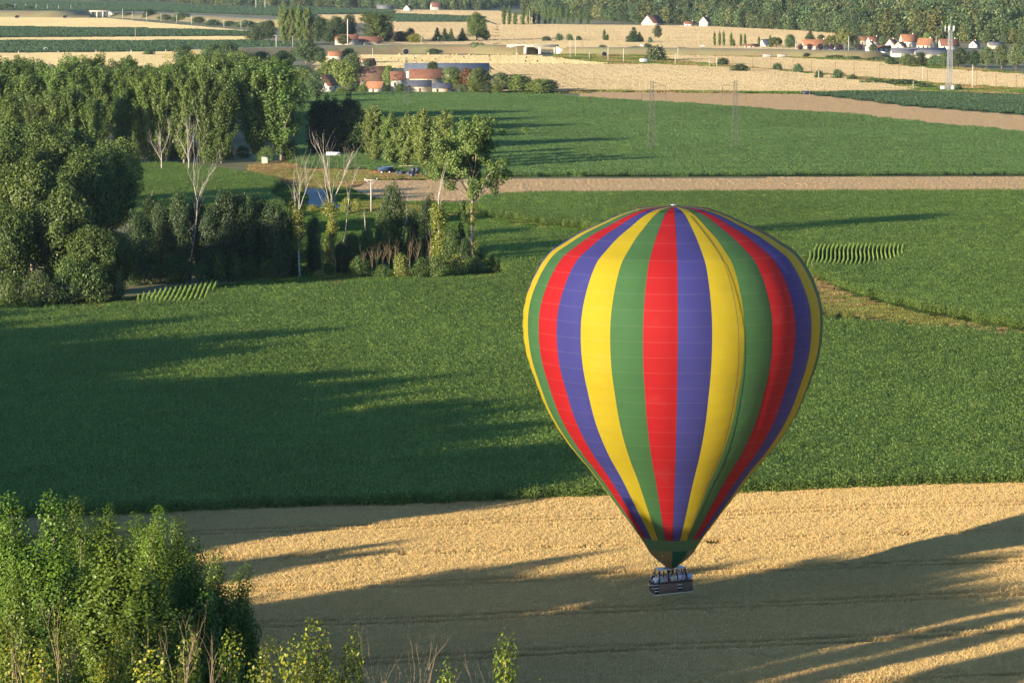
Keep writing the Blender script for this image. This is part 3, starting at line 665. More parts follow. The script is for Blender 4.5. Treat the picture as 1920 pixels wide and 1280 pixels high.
# --- shaded middle of the wood edge, its shade also in the leaf colour
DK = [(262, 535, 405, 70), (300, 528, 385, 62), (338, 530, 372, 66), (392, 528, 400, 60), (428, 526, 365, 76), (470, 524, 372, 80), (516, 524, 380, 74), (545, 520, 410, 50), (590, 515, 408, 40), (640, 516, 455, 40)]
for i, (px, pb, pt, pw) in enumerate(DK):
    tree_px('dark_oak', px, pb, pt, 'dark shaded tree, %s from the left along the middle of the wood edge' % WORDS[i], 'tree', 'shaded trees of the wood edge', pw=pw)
LT = [(735, 500, 352, 72, 'dark_oak', 'dense green tree right of the bare ivy trunks'), (722, 505, 395, 56, 'oak', 'loose green tree left of the dense green one on the wood edge'), (775, 500, 400, 46, 'dark_oak', 'dark tree behind the snapped white trunk'),
      (802, 502, 372, 46, 'dark_oak', 'narrow dark tree left of the tall ivy trunk'), (846, 508, 428, 44, 'oak', 'leafy tree between the tall ivy trunk and the tall lone tree'), (872, 512, 450, 34, 'dark_oak', 'dark low tree at the foot of the tall lone tree'),
      (660, 512, 440, 50, 'oak', 'small green tree left of the leaning white trunk'), (690, 508, 430, 40, 'oak', 'small green tree between two bare white trunks'), (583, 512, 430, 26, 'brown_tree', 'rust brown dying tree beside the first ivy trunk')]
for px, pb, pt, pw, k, l in LT: tree_px(k, px, pb, pt, l, 'tree', pw=pw)
for i, (px, pb, pt, pw) in enumerate(((600, 526, 508, 30), (672, 524, 482, 46), (716, 524, 498, 36), (752, 524, 476, 44), (790, 524, 486, 40), (822, 524, 480, 44), (858, 520, 478, 42), (890, 516, 482, 46), (928, 515, 498, 34), (905, 513, 488, 30))):
    tree_px('bush' if i % 3 else 'pale_bush', px, pb, pt, 'low bush, %s from the left along the front of the bare trunks' % WORDS[i], 'bush', 'bushes along the front of the bare trunks', pw=pw)
for px, pb, pt, pw, l in ((588, 400, 385, 36, 'olive bush on the near bank of the pond'), (650, 402, 372, 34, 'pale bush right of the pond'), (668, 398, 374, 30, 'low bush below the T-shaped pole'), (566, 362, 342, 18, 'dark bush at the left end of the pond')):
    tree_px('pale_bush', px, pb, pt, l, 'bush', pw=pw)

for i, px in enumerate(range(250, 560, 31)):
    tree_px('bush', px + (i * 13) % 9, 534 - (px - 250) * .035, 492 - (i * 17) % 22, 'dark undergrowth bush, %s from the left under the shaded wood edge' % WORDS[i], 'bush', 'undergrowth of the shaded wood edge', pw=50)
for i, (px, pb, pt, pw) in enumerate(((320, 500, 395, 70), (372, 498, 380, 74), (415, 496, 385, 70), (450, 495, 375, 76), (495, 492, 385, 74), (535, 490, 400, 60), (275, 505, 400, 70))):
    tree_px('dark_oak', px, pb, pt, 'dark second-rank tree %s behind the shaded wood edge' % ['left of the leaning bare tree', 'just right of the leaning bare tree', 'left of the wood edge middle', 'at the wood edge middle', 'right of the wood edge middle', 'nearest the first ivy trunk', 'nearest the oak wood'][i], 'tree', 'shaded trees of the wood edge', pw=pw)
for i, px in enumerate((20, 70, 120, 170, 222, 255, 290, 325, 365, 395, 425, 455, 500, 540)):
    tree_px('bush', px, 306 - (i % 3) * 5, 276 - (i * 11) % 12, 'undergrowth bush, %s from the left at the foot of the plantation' % WORDS[i], 'bush', 'undergrowth of the plantation', pw=46)
# --- bare, dead and ivy-clad trees
def grow(mb, p, d, L, r, rng, depth, up=.22, kids=2, spread=.38):
    k = 5; pts = [np.array(p, float)]; dd = np.array(d, float)
    for i in range(k):
        dd = dd + rng.normal(0, .10, 3) + (0, 0, up * .15); dd /= np.linalg.norm(dd); pts.append(pts[-1] + dd * L / k)
    mb.tube(pts, np.linspace(r, r * (.55 if depth else .2), k + 1), 5 if depth > 1 else 4, False)
    if depth:
        for j in range(kids + (rng.uniform() < .5)):
            a = rng.integers(1, k + 1); nd = dd + rng.normal(0, spread, 3) * .75; nd[2] = abs(nd[2]) * .8 + up * 3; nd /= np.linalg.norm(nd)
            grow(mb, pts[a], nd, L * rng.uniform(.45, .75), r * .45, rng, depth - 1, up, kids, spread)
def dead_tree(name, px, pb, pt, label, seed, trunk_f=.45, limbs=3, spread=.35, ivy=None, lean=(0, 0), rad=.30, depth=3, mat='dead_wood', ivy_r=1.4, kids=2, cat='dead tree', group=None, ivy_mat='ivy_leaf', xy=None):
    rng = np.random.default_rng(seed)
    x, y, h = stand(px, pb, pt) if xy is None else xy
    r = empty(name, (x, y, 0)); tag(r, label, cat, group)
    mb = MB(); th = h * trunk_f; top = np.array([lean[0] * th, lean[1] * th, th])
    tp = bend((0, 0, 0), top, 7, rng, .015); rad = rad * .55; mb.tube(tp, np.linspace(rad, rad * .6, 7), 8)
    mb.build('trunk', M[mat], r, True)
    for i in range(limbs):
        az = i * 6.283 / limbs + rng.normal(0, .4); b = MB()
        d = np.array([math.cos(az) * spread * .7, math.sin(az) * spread * .7, 1.0]); d /= np.linalg.norm(d)
        grow(b, tp[-1] if i < 2 else tp[-1 - (i % 3)], d, (h - th) * rng.uniform(.55, .78), rad * .42, rng, depth, kids=kids)
        b.build('limb', M[mat], r, True)
    if ivy:
        C, RD, AX, S_ = [], [], [], []
        for k in range(int(16 * (ivy[1] - ivy[0]) * h / 6) + 6):
            f = rng.uniform(*ivy); c = np.array([np.interp(f * h, tp[:, 2], tp[:, 0]), np.interp(f * h, tp[:, 2], tp[:, 1]), f * h])
            C.append(c + rng.normal(0, .35, 3) * (1, 1, .5) * ivy_r); RD.append(rng.uniform(.45, .85) * ivy_r); AX.append((0, 0, 1)); S_.append(1.4)
        link('ivy', leaves_mesh('ivy', C, RD, AX, S_, int(2200 * (ivy[1] - ivy[0]) * h / 4), .28, ivy_mat, rng, .6), r)
    return r
dead_tree('dead_tree', 562, 524, 295, 'dead tree, ivy on its trunk and white forked top, left of the pond', 1, .56, 4, .3, (.28, .58), rad=.34)
dead_tree('dead_tree', 625, 500, 236, 'tallest dead tree with spreading white branches over an ivy trunk', 2, .42, 4, .32, (.0, .44), rad=.36, depth=2, kids=3)
dead_tree('dead_tree', 640, 496, 262, 'leaning white dead stem right of the tallest dead tree', 3, .5, 2, .2, None, lean=(.12, 0), rad=.2)
dead_tree('dead_tree', 752, 500, 358, 'snapped white dead trunk with one short fork', 4, .8, 2, .3, (.0, .28), lean=(.10, 0), rad=.34, depth=0)
dead_tree('dead_tree', 690, 498, 390, 'leaning white dead trunk above the bare saplings', 5, .8, 2, .3, None, lean=(-.06, 0), rad=.26, depth=1)
dead_tree('dead_tree', 822, 508, 305, 'tall dead trunk thick with ivy and two pale snags on top', 6, .66, 3, .2, (.0, .62), rad=.36, depth=1, ivy_r=1.5)
dead_tree('dead_tree', 868, 505, 360, 'thin dark ivy-clad stem left of the tall lone tree', 7, .8, 2, .2, (.3, .9), rad=.18, depth=1, ivy_r=.6, ivy_mat='oak_leaf')
dead_tree('dead_tree', 357, 525, 260, 'tall leaning bare tree rising from the shaded wood', 8, .55, 3, .4, None, lean=(.10, 0), rad=.28, kids=3)
dead_tree('dead_tree', 303, 330, 238, 'bare white tree in front of the poplars, left of the pair', 9, .45, 4, .4, None, rad=.34, kids=3)
dead_tree('dead_tree', 354, 330, 222, 'bare white tree in front of the poplars, right of the pair', 10, .4, 4, .35, None, rad=.36, kids=3)
dead_tree('dead_tree', 204, 285, 232, 'small bare bushy tree against the dark gap in the plantation', 11, .2, 7, .45, None, rad=.2, kids=3)
dead_tree('dead_tree', 470, 520, 440, 'small bare forked tree in the shade of the wood', 12, .35, 4, .5, None, rad=.16, mat='twig_wood')
dead_tree('dead_tree', 423, 524, 488, 'short white stump in the shaded wood', 13, .9, 1, .2, None, rad=.2, depth=0)
dead_tree('dead_tree', 283, 520, 352, 'broken dark trunk with a pale tip above the shaded wood', 14, .9, 1, .4, (.0, .88), lean=(.03, 0), rad=.22, depth=0, ivy_mat='dark_leaf')
for i, px in enumerate((606, 628, 682, 697, 706, 718, 730, 742, 768, 782, 806)):
    dead_tree('bare_sapling', px, 520, 432 + (i * 37) % 40, 'thin bare sapling, %s from the left along the lit wood edge' % WORDS[i], 30 + i, .45, 4, .3, None, lean=(random.uniform(-.06, .06), 0), rad=.09, mat='twig_wood', cat='sapling', group='bare saplings along the wood edge')
# the lone tall tree with open crown
def open_tree(px, pb, pt, label):
    rng = np.random.default_rng(77); x, y, h = stand(px, pb, pt); r = empty('tree', (x, y, 0)); tag(r, label, 'tree')
    mb = MB(); tp = bend((0, 0, 0), (.2, 0, .45 * h), 7, rng, .01); mb.tube(tp, np.linspace(.40, .26, 7), 8)
    C, RD, AX, S_ = [], [], [], []
    for i in range(26):
        az = i * 2.399; f = rng.uniform(.12, 1) if i > 5 else .9
        st = tp[-1] if i < 6 else np.array([.2, 0, h * rng.uniform(.42, .85)]); en = np.array([math.cos(az) * .27 * h * f, math.sin(az) * .27 * h * f, min(h * .97, st[2] + h * rng.uniform(.16, .42) * (1.1 - .4 * f))])
        b = bend(st, en, 5, rng, .06); mb.tube(b, np.linspace(.15, .03, 5), 5, False)
        for q in (.6, .8, .95, 1.05):
            C.append(st + (en - st) * q + rng.normal(0, .5, 3)); RD.append(rng.uniform(.75, 1.35)); AX.append(rng.normal(size=3)); S_.append(1.3)
    mb.tube(bend(tp[-1], (0, 0, h * .96), 6, rng, .03), np.linspace(.24, .03, 6), 6)
    mb.build('trunk', M['pale_bark'], r, True)
    for k in range(44): 
        C.append((rng.normal(0, .12) * h, rng.normal(0, .1) * h, h * rng.uniform(.6, .98))); RD.append(rng.uniform(.6, 1.2)); AX.append((0, 0, 1)); S_.append(1.2)
    link('crown', leaves_mesh('crown', C, RD, AX, S_, 30000, .36, 'poplar_leaf', rng, .5), r)
    C2 = [(rng.normal(0, .35), rng.normal(0, .35), h * rng.uniform(0.02, .42)) for k in range(40)]
    link('ivy', leaves_mesh('ivy', C2, [.5] * 40, [(0, 0, 1)] * 40, [1.5] * 40, 2600, .24, 'ivy_leaf', rng, .6), r)
open_tree(885, 497, 228, 'tall lone tree with open crown and pale ivy trunk, right end of the wood edge')

# --- foreground trees at the lower left (their feet are below the picture)
variants('near_poplar', 26, [make_poplar(300 + i, 26, .078 + .008 * (i % 2), .06, 105000, .185, 'near_poplar_leaf', 'bark', 84, .029, sh=.62, rnd=.42, asc=1.3, st=1.25) for i in range(4)])
variants('sprout', 27, [make_poplar(310 + i, 27, .10, .35, 46000, .20, 'sprout_leaf', 'twig_wood', 44, .034, sh=.5) for i in range(3)])
def near_tree(kind, px, pyt, d, label, group, wid=1.0, v=None):
    x, y, h = at_depth(px, pyt, d * FPX / 4500)
    return tree(kind, x, y, h, label, 'tree', group, wid, v=v)
NP = [(-8, 948, 138, 'tall leafy poplar at the lower left corner, cut by the picture edge', 1.0), (45, 934, 137, 'tall leafy poplar, second from the left in the foreground clump', 1.0), (98, 940, 136, 'tall leafy poplar, third from the left in the foreground clump', 1.0),
      (222, 976, 131, 'sunlit leafy poplar in the middle of the foreground clump', 1.15), (368, 1015, 134, 'leafy poplar at the right of the foreground clump beside the wheat', .9), (412, 1040, 136, 'leafy poplar, last but one at the right end of the foreground clump', .8), (448, 1072, 138, 'last low leafy poplar at the right end of the foreground clump', .7), (25, 1060, 124, 'lower leafy poplar in front of the clump at the left edge', .8),
      (140, 936, 156, 'shaded poplar behind the foreground clump, first from the left', .9), (172, 962, 160, 'shaded poplar behind the foreground clump, second from the left', .9), (205, 958, 159, 'shaded poplar behind the foreground clump, third from the left', .9), (262, 962, 158, 'shaded poplar behind the foreground clump, fourth from the left', .9), (300, 953, 157, 'shaded poplar behind the foreground clump, fifth from the left', .9), (338, 972, 155, 'shaded poplar behind the foreground clump, at its right edge', .9), (285, 985, 150, 'shaded poplar in the gap right of the middle foreground poplar', .8), (150, 985, 150, 'shaded poplar in the gap left of the middle foreground poplar', .8)]
for px, pt, d, l, wd in NP: near_tree('near_poplar', px, pt, d, l, 'poplars of the foreground clump', wd)
SPR = [(22, 1180, 108, 'yellow-green young tree at the bottom left corner', .8), (122, 1150, 110, 'yellow-green young tree among bare twigs, left of the middle poplar', .7), (225, 1168, 112, 'yellow-green young tree below the middle foreground poplar', .7), (345, 1200, 109, 'yellow-green young tree below the right foreground poplar', .7),
       (440, 1190, 110, 'yellow-green young tree at the right foot of the foreground clump', .7), (505, 1212, 105, 'yellow-green young tree just right of the foreground clump', .7), (600, 1174, 104, 'bright yellow-green sapling top standing against the shaded wheat', .75), (645, 1196, 105, 'yellow-green sapling top right of the brightest one', .6),
       (560, 1218, 103, 'low yellow-green sapling top at the bottom edge', .7), (948, 1202, 104, 'lone bright green sapling top at the bottom edge under the balloon', .6), (822, 1258, 103, 'lowest green sapling tip at the bottom edge', .5), (70, 1215, 104, 'low yellow-green young tree at the bottom edge, left', .8), (275, 1222, 104, 'low yellow-green young tree at the bottom edge, middle', .8)]
for px, pt, d, l, wd in SPR: near_tree('sprout', px, pt, d, l, 'yellow-green young trees at the bottom edge', wd)
for i, (px, pt) in enumerate(((30, 1170), (90, 1120), (122, 1165), (285, 1185), (330, 1190), (355, 1140), (392, 1175), (690, 1215), (735, 1235), (775, 1205), (800, 1222), (830, 1212), (905, 1245))):
    x, y, h = at_depth(px, pt, (106 + (i * 7) % 5) * FPX / 4500)
    dead_tree('bare_sapling', 0, 0, 0, 'pale bare sapling top, %s from the left along the bottom edge' % WORDS[i], 60 + i, .86, 4, .3, None, lean=(random.uniform(-.01, .01), 0), rad=.07, depth=2, mat='twig_wood', cat='sapling', group='bare sapling tops along the bottom edge', xy=(x, y, h), kids=2)

# --- wood standing left of the picture: its shadow falls across the maize and the wheat
su, sn = np.array([math.sin(SUN_AZ), math.cos(SUN_AZ)]), np.array([math.cos(SUN_AZ), -math.sin(SUN_AZ)])
TIPS = [(-60, 592, 2.1), (130, 600, 2.1), (310, 610, 2.1), (200, 630, 2.1), (325, 652, 2.1), (330, 680, 2.1), (560, 705, 2.1), (650, 735, 2.1), (900, 765, 2.1), (1060, 785, 2.1), (1040, 850, 2.1), (1060, 880, 2.1), (1000, 920, 2.1), (880, 945, .7), (830, 985, .7), (850, 1035, .7), (1180, 1050, .7), (1560, 1018, .7), (1920, 958, .7), (2050, 1010, .7)]
_g = [G(a_, b_, z_) for a_, b_, z_ in TIPS]
_s = sorted((float(np.dot(sn, g_)), float(np.dot(su, g_)) + t_[2] / math.tan(SUN_EL)) for g_, t_ in zip(_g, TIPS))
TQ = [a_ for a_, b_ in _s]; TP = [b_ for a_, b_ in _s]; Q0 = TQ[0] - 35; Q1 = float(np.dot(sn, G(1740, 1190, .7))) - 14; QS = [float(np.dot(sn, G(a_, b_, .7))) for a_, b_ in ((650, 1056), (560, 1112), (760, 985), (1000, 1150))]; QB = float(np.dot(sn, G(1261, 1150))); QW = float(np.dot(sn, G(880, 945, .7)))
WP, WS, WH = [], [], []
wr = np.random.default_rng(5)
for row in range(5):
    for q in np.arange(Q0, Q1, 4.6):
        q2 = q + wr.uniform(-1.6, 1.6) + (row % 2) * 2
        tip = np.interp(q2, TQ, TP) + (wr.normal(4, 13 if q2 < QW else 6) if row == 0 else wr.normal(-12, 4)) - row * 7
        if abs(q2 - QB) < 14 and row == 0: tip = np.interp(q2, TQ, TP) - 14 + wr.normal(0, 2)
        h = wr.uniform(25, 29) if q2 > Q1 - 40 else wr.uniform(20, 26); p0 = tip - h / math.tan(SUN_EL) - row * 1.5
        X = su[0] * p0 + sn[0] * q2; Y = su[1] * p0 + sn[1] * q2
        if min(abs(q2 - qs_) for qs_ in QS) < 3.9: continue
        d = Y * CT; px = 960 + X * FPX / (Y * CT + 40 * ST)
        if px > -190 or Y < 60: continue
        WP.append((X, Y, 0)); WH.append(h / 25)
SH = [make_poplar(140 + i, 25, .16, .02, 14000, .75, 'poplar_leaf')[1] for i in range(5)]
WP = np.array(WP); nW = len(WP); sc_ = np.stack([np.array(WH) * 1.15, np.array(WH) * 1.15, np.array(WH)], 1)
scatter('woodland', WP, wr.uniform(0, 6.28, nW), sc_, wr.integers(0, 5, nW), SH, 'wood left of the picture whose long shadow lies on the fields')

# --- far wood that closes the view: reads as one mass
lod = [make_oak(400 + i, 16, .36, .54, .46, 650, 1.25, 'wood_leaf' if i % 3 else 'wood_leaf_b', ncl=34, clump=.14)[1] for i in range(6)] + [make_poplar(410 + i, 20, .13, .1, 650, 1.25, 'wood_leaf')[1] for i in range(2)]
def far_wood(name, px, label, seed, step, ymax=9500):
    r = np.random.default_rng(seed); poly = [G(*p) for p in px]; P = np.array(poly)
    pts = []
    y = P[:, 1].min()
    while y < min(ymax, P[:, 1].max()):
        st = step * (1 + max(0, (y - 3000)) / 2000)
        xs = np.arange(max(P[:, 0].min(), -.19 * y), min(P[:, 0].max(), .19 * y), st); xs = xs + r.uniform(-.4, .4, len(xs)) * st
        ys = np.full(len(xs), y) + r.uniform(-.4, .4, len(xs)) * st; k = inside(xs, ys, poly); pts += list(zip(xs[k], ys[k])); y += st
    pts = np.array(pts); n = len(pts); s = r.uniform(.5, 1.1, n) ** 1.0 + (r.uniform(0, 1, n) < .12) * .5; sc = np.stack([s * r.uniform(.9, 1.25, n), s * r.uniform(.9, 1.25, n), s], 1)
    return scatter(name, np.column_stack([pts, np.zeros(n)]), r.uniform(0, 6.28, n), sc, r.integers(0, len(lod), n), lod, label)
far_wood('far_wood', [(985, 30), (1100, 38), (1200, 44), (1330, 48), (1500, 60), (1600, 68), (1700, 74), (1920, 86), (2300, 105), (2300, -22), (985, -22)], 'broad hazy wood closing the view at the top right', 1, 8.5)
far_wood('far_wood', [(330, 8), (430, 12), (600, 15), (720, 17), (900, 20), (985, 12), (985, -22), (330, -22)], 'hazy wood along the top edge, left of centre', 2, 9)
far_wood('far_wood', [(-400, 1), (0, 1), (330, 6), (330, -22), (-400, -22)], 'thin far wood at the top left corner', 3, 12)
# ================================================================== middle distance and far things
def far_trees(rows, group):
    for k, px, pb, pt, pw, l in rows:
        tree_px(k, px, pb, pt, l, 'bush' if 'bush' in k else 'tree', group, pw=pw * (1.35 if group == 'trees around the farm' else 1.15))
far_trees([
    ('olive_tree', 545, 200, 150, 60, 'grey-green tree at the left end of the farm trees'), ('small_tree', 590, 186, 138, 40, 'dark round tree left of the small cottage'), ('far_bush', 668, 172, 160, 26, 'low bush in front of the small cottage garden'),
    ('olive_tree', 622, 160, 112, 50, 'pale leafy tree above the small cottage roof'), ('olive_tree', 648, 168, 112, 42, 'tall pale tree between the cottage and the big barn'), ('small_tree', 662, 140, 102, 36, 'dark tree behind the big barn gable'),
    ('small_tree', 690, 172, 152, 30, 'dark bush-like tree at the foot of the big barn'), ('small_tree', 742, 170, 140, 34, 'round green tree in front of the barn end'), ('olive_tree', 728, 168, 124, 20, 'slim pale tree against the barn roof'),
    ('small_tree', 812, 150, 116, 30, 'green tree behind the low slate buildings'), ('small_tree', 826, 156, 128, 26, 'dark tree behind the second slate building'), ('olive_tree', 850, 168, 124, 36, 'olive tree in front of the long blue roof'),
    ('brown_tree', 876, 168, 130, 44, 'rusty brown-green tree in front of the long blue roof'), ('small_tree', 902, 172, 130, 40, 'dark tree at the right end of the blue roof'), ('olive_tree', 893, 172, 128, 24, 'slim olive tree beside the brown one'),
    ('small_tree', 940, 175, 138, 42, 'round green tree right of the farm buildings'), ('olive_tree', 968, 175, 140, 36, 'pale tree second right of the farm buildings'), ('small_tree', 985, 175, 144, 30, 'dark tree third right of the farm buildings'),
    ('olive_tree', 1012, 176, 148, 46, 'pale bushy tree at the right end of the farm hedge'), ('small_tree', 1030, 172, 150, 30, 'dark round tree closing the farm hedge')], 'trees around the farm')
far_trees([
    ('small_tree', 345, 128, 86, 60, 'grey round tree behind the left of the plantation'), ('small_tree', 400, 128, 82, 70, 'large grey-green tree behind the plantation'), ('small_tree', 428, 130, 80, 56, 'dark tree behind the plantation beside the large grey one'),
    ('olive_tree', 452, 132, 96, 50, 'olive tree behind the plantation'), ('small_tree', 490, 128, 98, 56, 'grey tree behind the right of the plantation'), ('small_tree', 530, 126, 96, 50, 'dark tree left of the cream building'),
    ('small_tree', 574, 122, 78, 56, 'tall green tree below the broad poplar'), ('small_tree', 600, 122, 92, 40, 'dark tree just left of the cream building'), ('small_tree', 612, 150, 122, 36, 'green tree below the cream building'), ('brown_tree', 556, 160, 130, 30, 'faint brown tree left of the cottage'),
    ('olive_tree', 575, 165, 128, 36, 'pale tree left of the cottage trees'), ('small_tree', 655, 120, 92, 34, 'dark tree right of the cream building'), ('small_tree', 690, 134, 112, 30, 'small dark tree above the big barn roof'), ('far_bush', 280, 104, 92, 20, 'small dark bush standing on the straw strip')], 'trees between plantation and road')
POP = [(533, 10), (547, 7), (562, 9), (576, 12)]
for i, (px, pt) in enumerate(POP): tree_px('pale_poplar', px, 84, pt, 'broad pale poplar, %s from the left in the tall far clump' % WORDS[i], 'tree', 'tall far poplar clump', pw=30)
tree_px('dark_poplar', 583, 82, 12, 'dark shaded poplar at the right of the tall far clump', 'tree', pw=22)  # shaded side of the clump given by darker leaves
far_trees([
    ('dark_oak', 600, 74, 34, 44, 'dark tree right of the tall far poplar clump'), ('dark_oak', 632, 80, 33, 40, 'dark tree above the left red roof'), ('dark_oak', 655, 80, 31, 30, 'dark tree behind the white concrete pole'), ('small_tree', 622, 84, 55, 46, 'green tree left of the white concrete pole'),
    ('small_tree', 592, 82, 52, 22, 'small pointed tree below the tall far clump'), ('small_tree', 645, 86, 66, 40, 'low green tree in front of the red roofs'), ('poplar', 707, 82, 22, 44, 'tall green tree behind the far red roof'), ('dark_oak', 728, 80, 42, 30, 'dark tree right of the tall one behind the red roof'),
    ('yellow_tree', 778, 82, 64, 30, 'bright yellow-green tree beside the road embankment'), ('dark_oak', 770, 80, 55, 24, 'dark tree behind the yellow-green one'), ('dark_oak', 750, 80, 60, 30, 'dark tree left of the yellow-green one'),
    ('conifer', 820, 80, 52, 22, 'pointed conifer, first of four along the embankment'), ('conifer', 834, 80, 53, 26, 'broad conifer, second of four along the embankment'), ('conifer', 846, 80, 53, 18, 'pointed conifer, third of four along the embankment'), ('conifer', 867, 79, 52, 26, 'conifer, fourth of four beside the big round tree'),
    ('oak', 894, 78, 27, 38, 'big round tree right of the conifers on the embankment'), ('small_tree', 910, 78, 56, 22, 'lower dark tree right of the big round tree'), ('small_tree', 480, 80, 52, 46, 'green tree left of the tall far poplar clump'), ('small_tree', 505, 78, 40, 36, 'dark tree touching the tall far poplar clump'), ('small_tree', 475, 72, 65, 16, 'small bush at the end of the far straw strip')], 'trees along the far road')
LB = [(945, 48, 9), (955, 48, 10), (966, 48, 22), (980, 48, 20)]
for i, (px, pb, pt) in enumerate(LB): tree_px('lombardy', px, pb, pt, 'narrow poplar, %s from the left in the far row below the wood' % WORDS[i], 'tree', 'far poplar row', pw=13)
for i, px in enumerate((991, 1001, 1010, 1022, 1030, 1041, 1051, 1064, 1074, 1088, 1102)):
    tree_px('lombardy', px, 47, 8 + (i * 5) % 9 + (8 if i > 8 else 0), 'narrow poplar, %s from the left in the right half of the far row' % WORDS[i], 'tree', 'far poplar row', pw=11)
for i, (px, pb, pt) in enumerate(((1340, 88, 58), (1349, 88, 58), (1357, 88, 57), (1371, 89, 60), (1376, 89, 74), (1389, 88, 62), (1397, 88, 63), (1423, 90, 67), (1444, 91, 65))):
    tree_px('lombardy', px, pb, pt, 'dark upright cypress-like tree, %s from the left of the row by the village' % WORDS[i], 'tree', 'upright trees by the village', pw=8.5)
far_trees([
    ('lombardy', 1133, 78, 55, 9, 'small pointed tree left of the dark field conifer'), ('lombardy', 1138, 78, 64, 8, 'smaller pointed tree beside the first'), ('conifer', 1188, 81, 51, 34, 'dark broad conifer standing in the far wheat'), ('conifer', 1199, 81, 60, 22, 'lower conifer at the right of the broad one'),
    ('small_tree', 1233, 74, 49, 20, 'round lone tree with a clear stem in the far wheat'), ('far_bush', 1219, 82, 71, 10, 'thin bush left of the round lone tree'), ('far_bush', 1025, 79, 69, 20, 'flat bush left of the far wheat corner'), ('far_bush', 1048, 78, 65, 14, 'bush above the bridge end'), ('far_bush', 1068, 78, 65, 14, 'bush right of the bridge'), ('far_bush', 1085, 78, 69, 14, 'dark bush second right of the bridge'),
    ('far_bush', 893, 100, 82, 36, 'round green bush on the embankment slope'), ('far_bush', 812, 101, 92, 22, 'low bush on the embankment slope'), ('far_bush', 1230, 116, 88, 34, 'large bush at the foot of the embankment'), ('far_bush', 1215, 102, 84, 20, 'bush below the embankment road'), ('far_bush', 1190, 100, 88, 30, 'scrub bush on the embankment side'), ('far_bush', 1280, 100, 90, 40, 'long low scrub right of the large bush'), ('far_bush', 1320, 100, 91, 44, 'flat scrub along the embankment'), ('far_bush', 1130, 98, 86, 26, 'scrub bush right of the culvert'),
    ('far_bush', 1356, 124, 110, 24, 'round bush in the railway wheat'), ('far_bush', 1388, 136, 122, 34, 'wide bush beside the railway'), ('far_bush', 1457, 134, 120, 18, 'round green bush beside the rails'), ('far_bush', 1497, 138, 122, 18, 'spiky bush beside the rails'), ('far_bush', 1536, 149, 134, 18, 'bush beside the white signal post'), ('far_bush', 1570, 150, 132, 22, 'dark round bush right of the signal post'), ('far_bush', 1598, 152, 141, 18, 'small bush right of the dark round one'), ('far_bush', 1512, 109, 100, 14, 'lone round bush on the village meadow'), ('far_bush', 1690, 160, 150, 60, 'flat scrub beside the railway at the right'), ('far_bush', 1730, 166, 158, 40, 'low scrub left of the mast foot'), ('far_bush', 1797, 170, 159, 14, 'bush at the foot of the radio mast'), ('far_bush', 1640, 158, 148, 50, 'flat scrub right of the small bushes')], 'bushes and trees of the far plain')
far_trees([
    ('willow', 1455, 92, 70, 26, 'drooping pale willow left of the village'), ('small_tree', 1482, 93, 66, 28, 'round green tree left of the first village roof'), ('conifer', 1519, 78, 56, 22, 'dark conifer behind the first village roof'), ('small_tree', 1540, 76, 65, 22, 'round tree behind the first village roof'), ('willow', 1560, 94, 66, 30, 'pale tree right of the first village roof'), ('willow', 1584, 95, 53, 34, 'tallest pale willow in the village'), ('small_tree', 1604, 95, 68, 20, 'green tree right of the tallest willow'), ('small_tree', 1655, 88, 68, 26, 'round tree between village roofs'), ('small_tree', 1690, 80, 55, 26, 'green tree above the orange village roofs'), ('small_tree', 1715, 76, 60, 24, 'small green tree behind the orange roofs'), ('small_tree', 1635, 99, 84, 18, 'dark low tree by the white village wall'), ('olive_tree', 1740, 82, 62, 20, 'pale tree left of the radio mast')], 'village trees')
for i, px in enumerate((1415, 1501, 1518, 1538, 1558, 1574, 1612)):
    tree_px('purple_tree', px, 97 if px > 1450 else 91, 83 if px > 1450 else 82, 'dark purple-leaved tree, %s from the left along the village street' % WORDS[i], 'tree', 'purple street trees', pw=15)
for i, (px, pb, pt, pw) in enumerate(((1672, 124, 108, 40), (1700, 126, 102, 44), (1726, 126, 98, 42), (1752, 127, 104, 40), (1770, 128, 100, 34), (1800, 128, 92, 44), (1826, 128, 94, 40), (1850, 128, 90, 44), (1878, 130, 84, 46), (1905, 131, 82, 46), (1930, 132, 82, 44), (1640, 116, 108, 40), (1600, 113, 106, 50), (1565, 111, 104, 46))):
    tree_px('small_tree' if i < 11 else 'far_bush', px, pb, pt, 'hedge tree, %s from the left in the green belt below the village' % WORDS[i], 'tree', 'hedge trees below the village', pw=pw)
HG = sorted(((342, 40, 26, 26), (372, 45, 32, 30), (398, 48, 38, 26), (430, 50, 40, 30), (462, 51, 40, 32), (280, 36, 20, 24), (310, 40, 28, 24), (245, 34, 24, 30), (220, 33, 25, 20), (10, 19, 8, 30), (52, 19, 12, 22), (495, 56, 42, 30)))
for i, (px, pb, pt, pw) in enumerate(HG):
    tree_px('small_tree' if i % 2 else 'far_bush', px, pb, pt, 'hazy far bush, %s from the left along the upper left railway' % WORDS[i], 'bush', 'hedge along the upper left railway', pw=pw * 1.45)

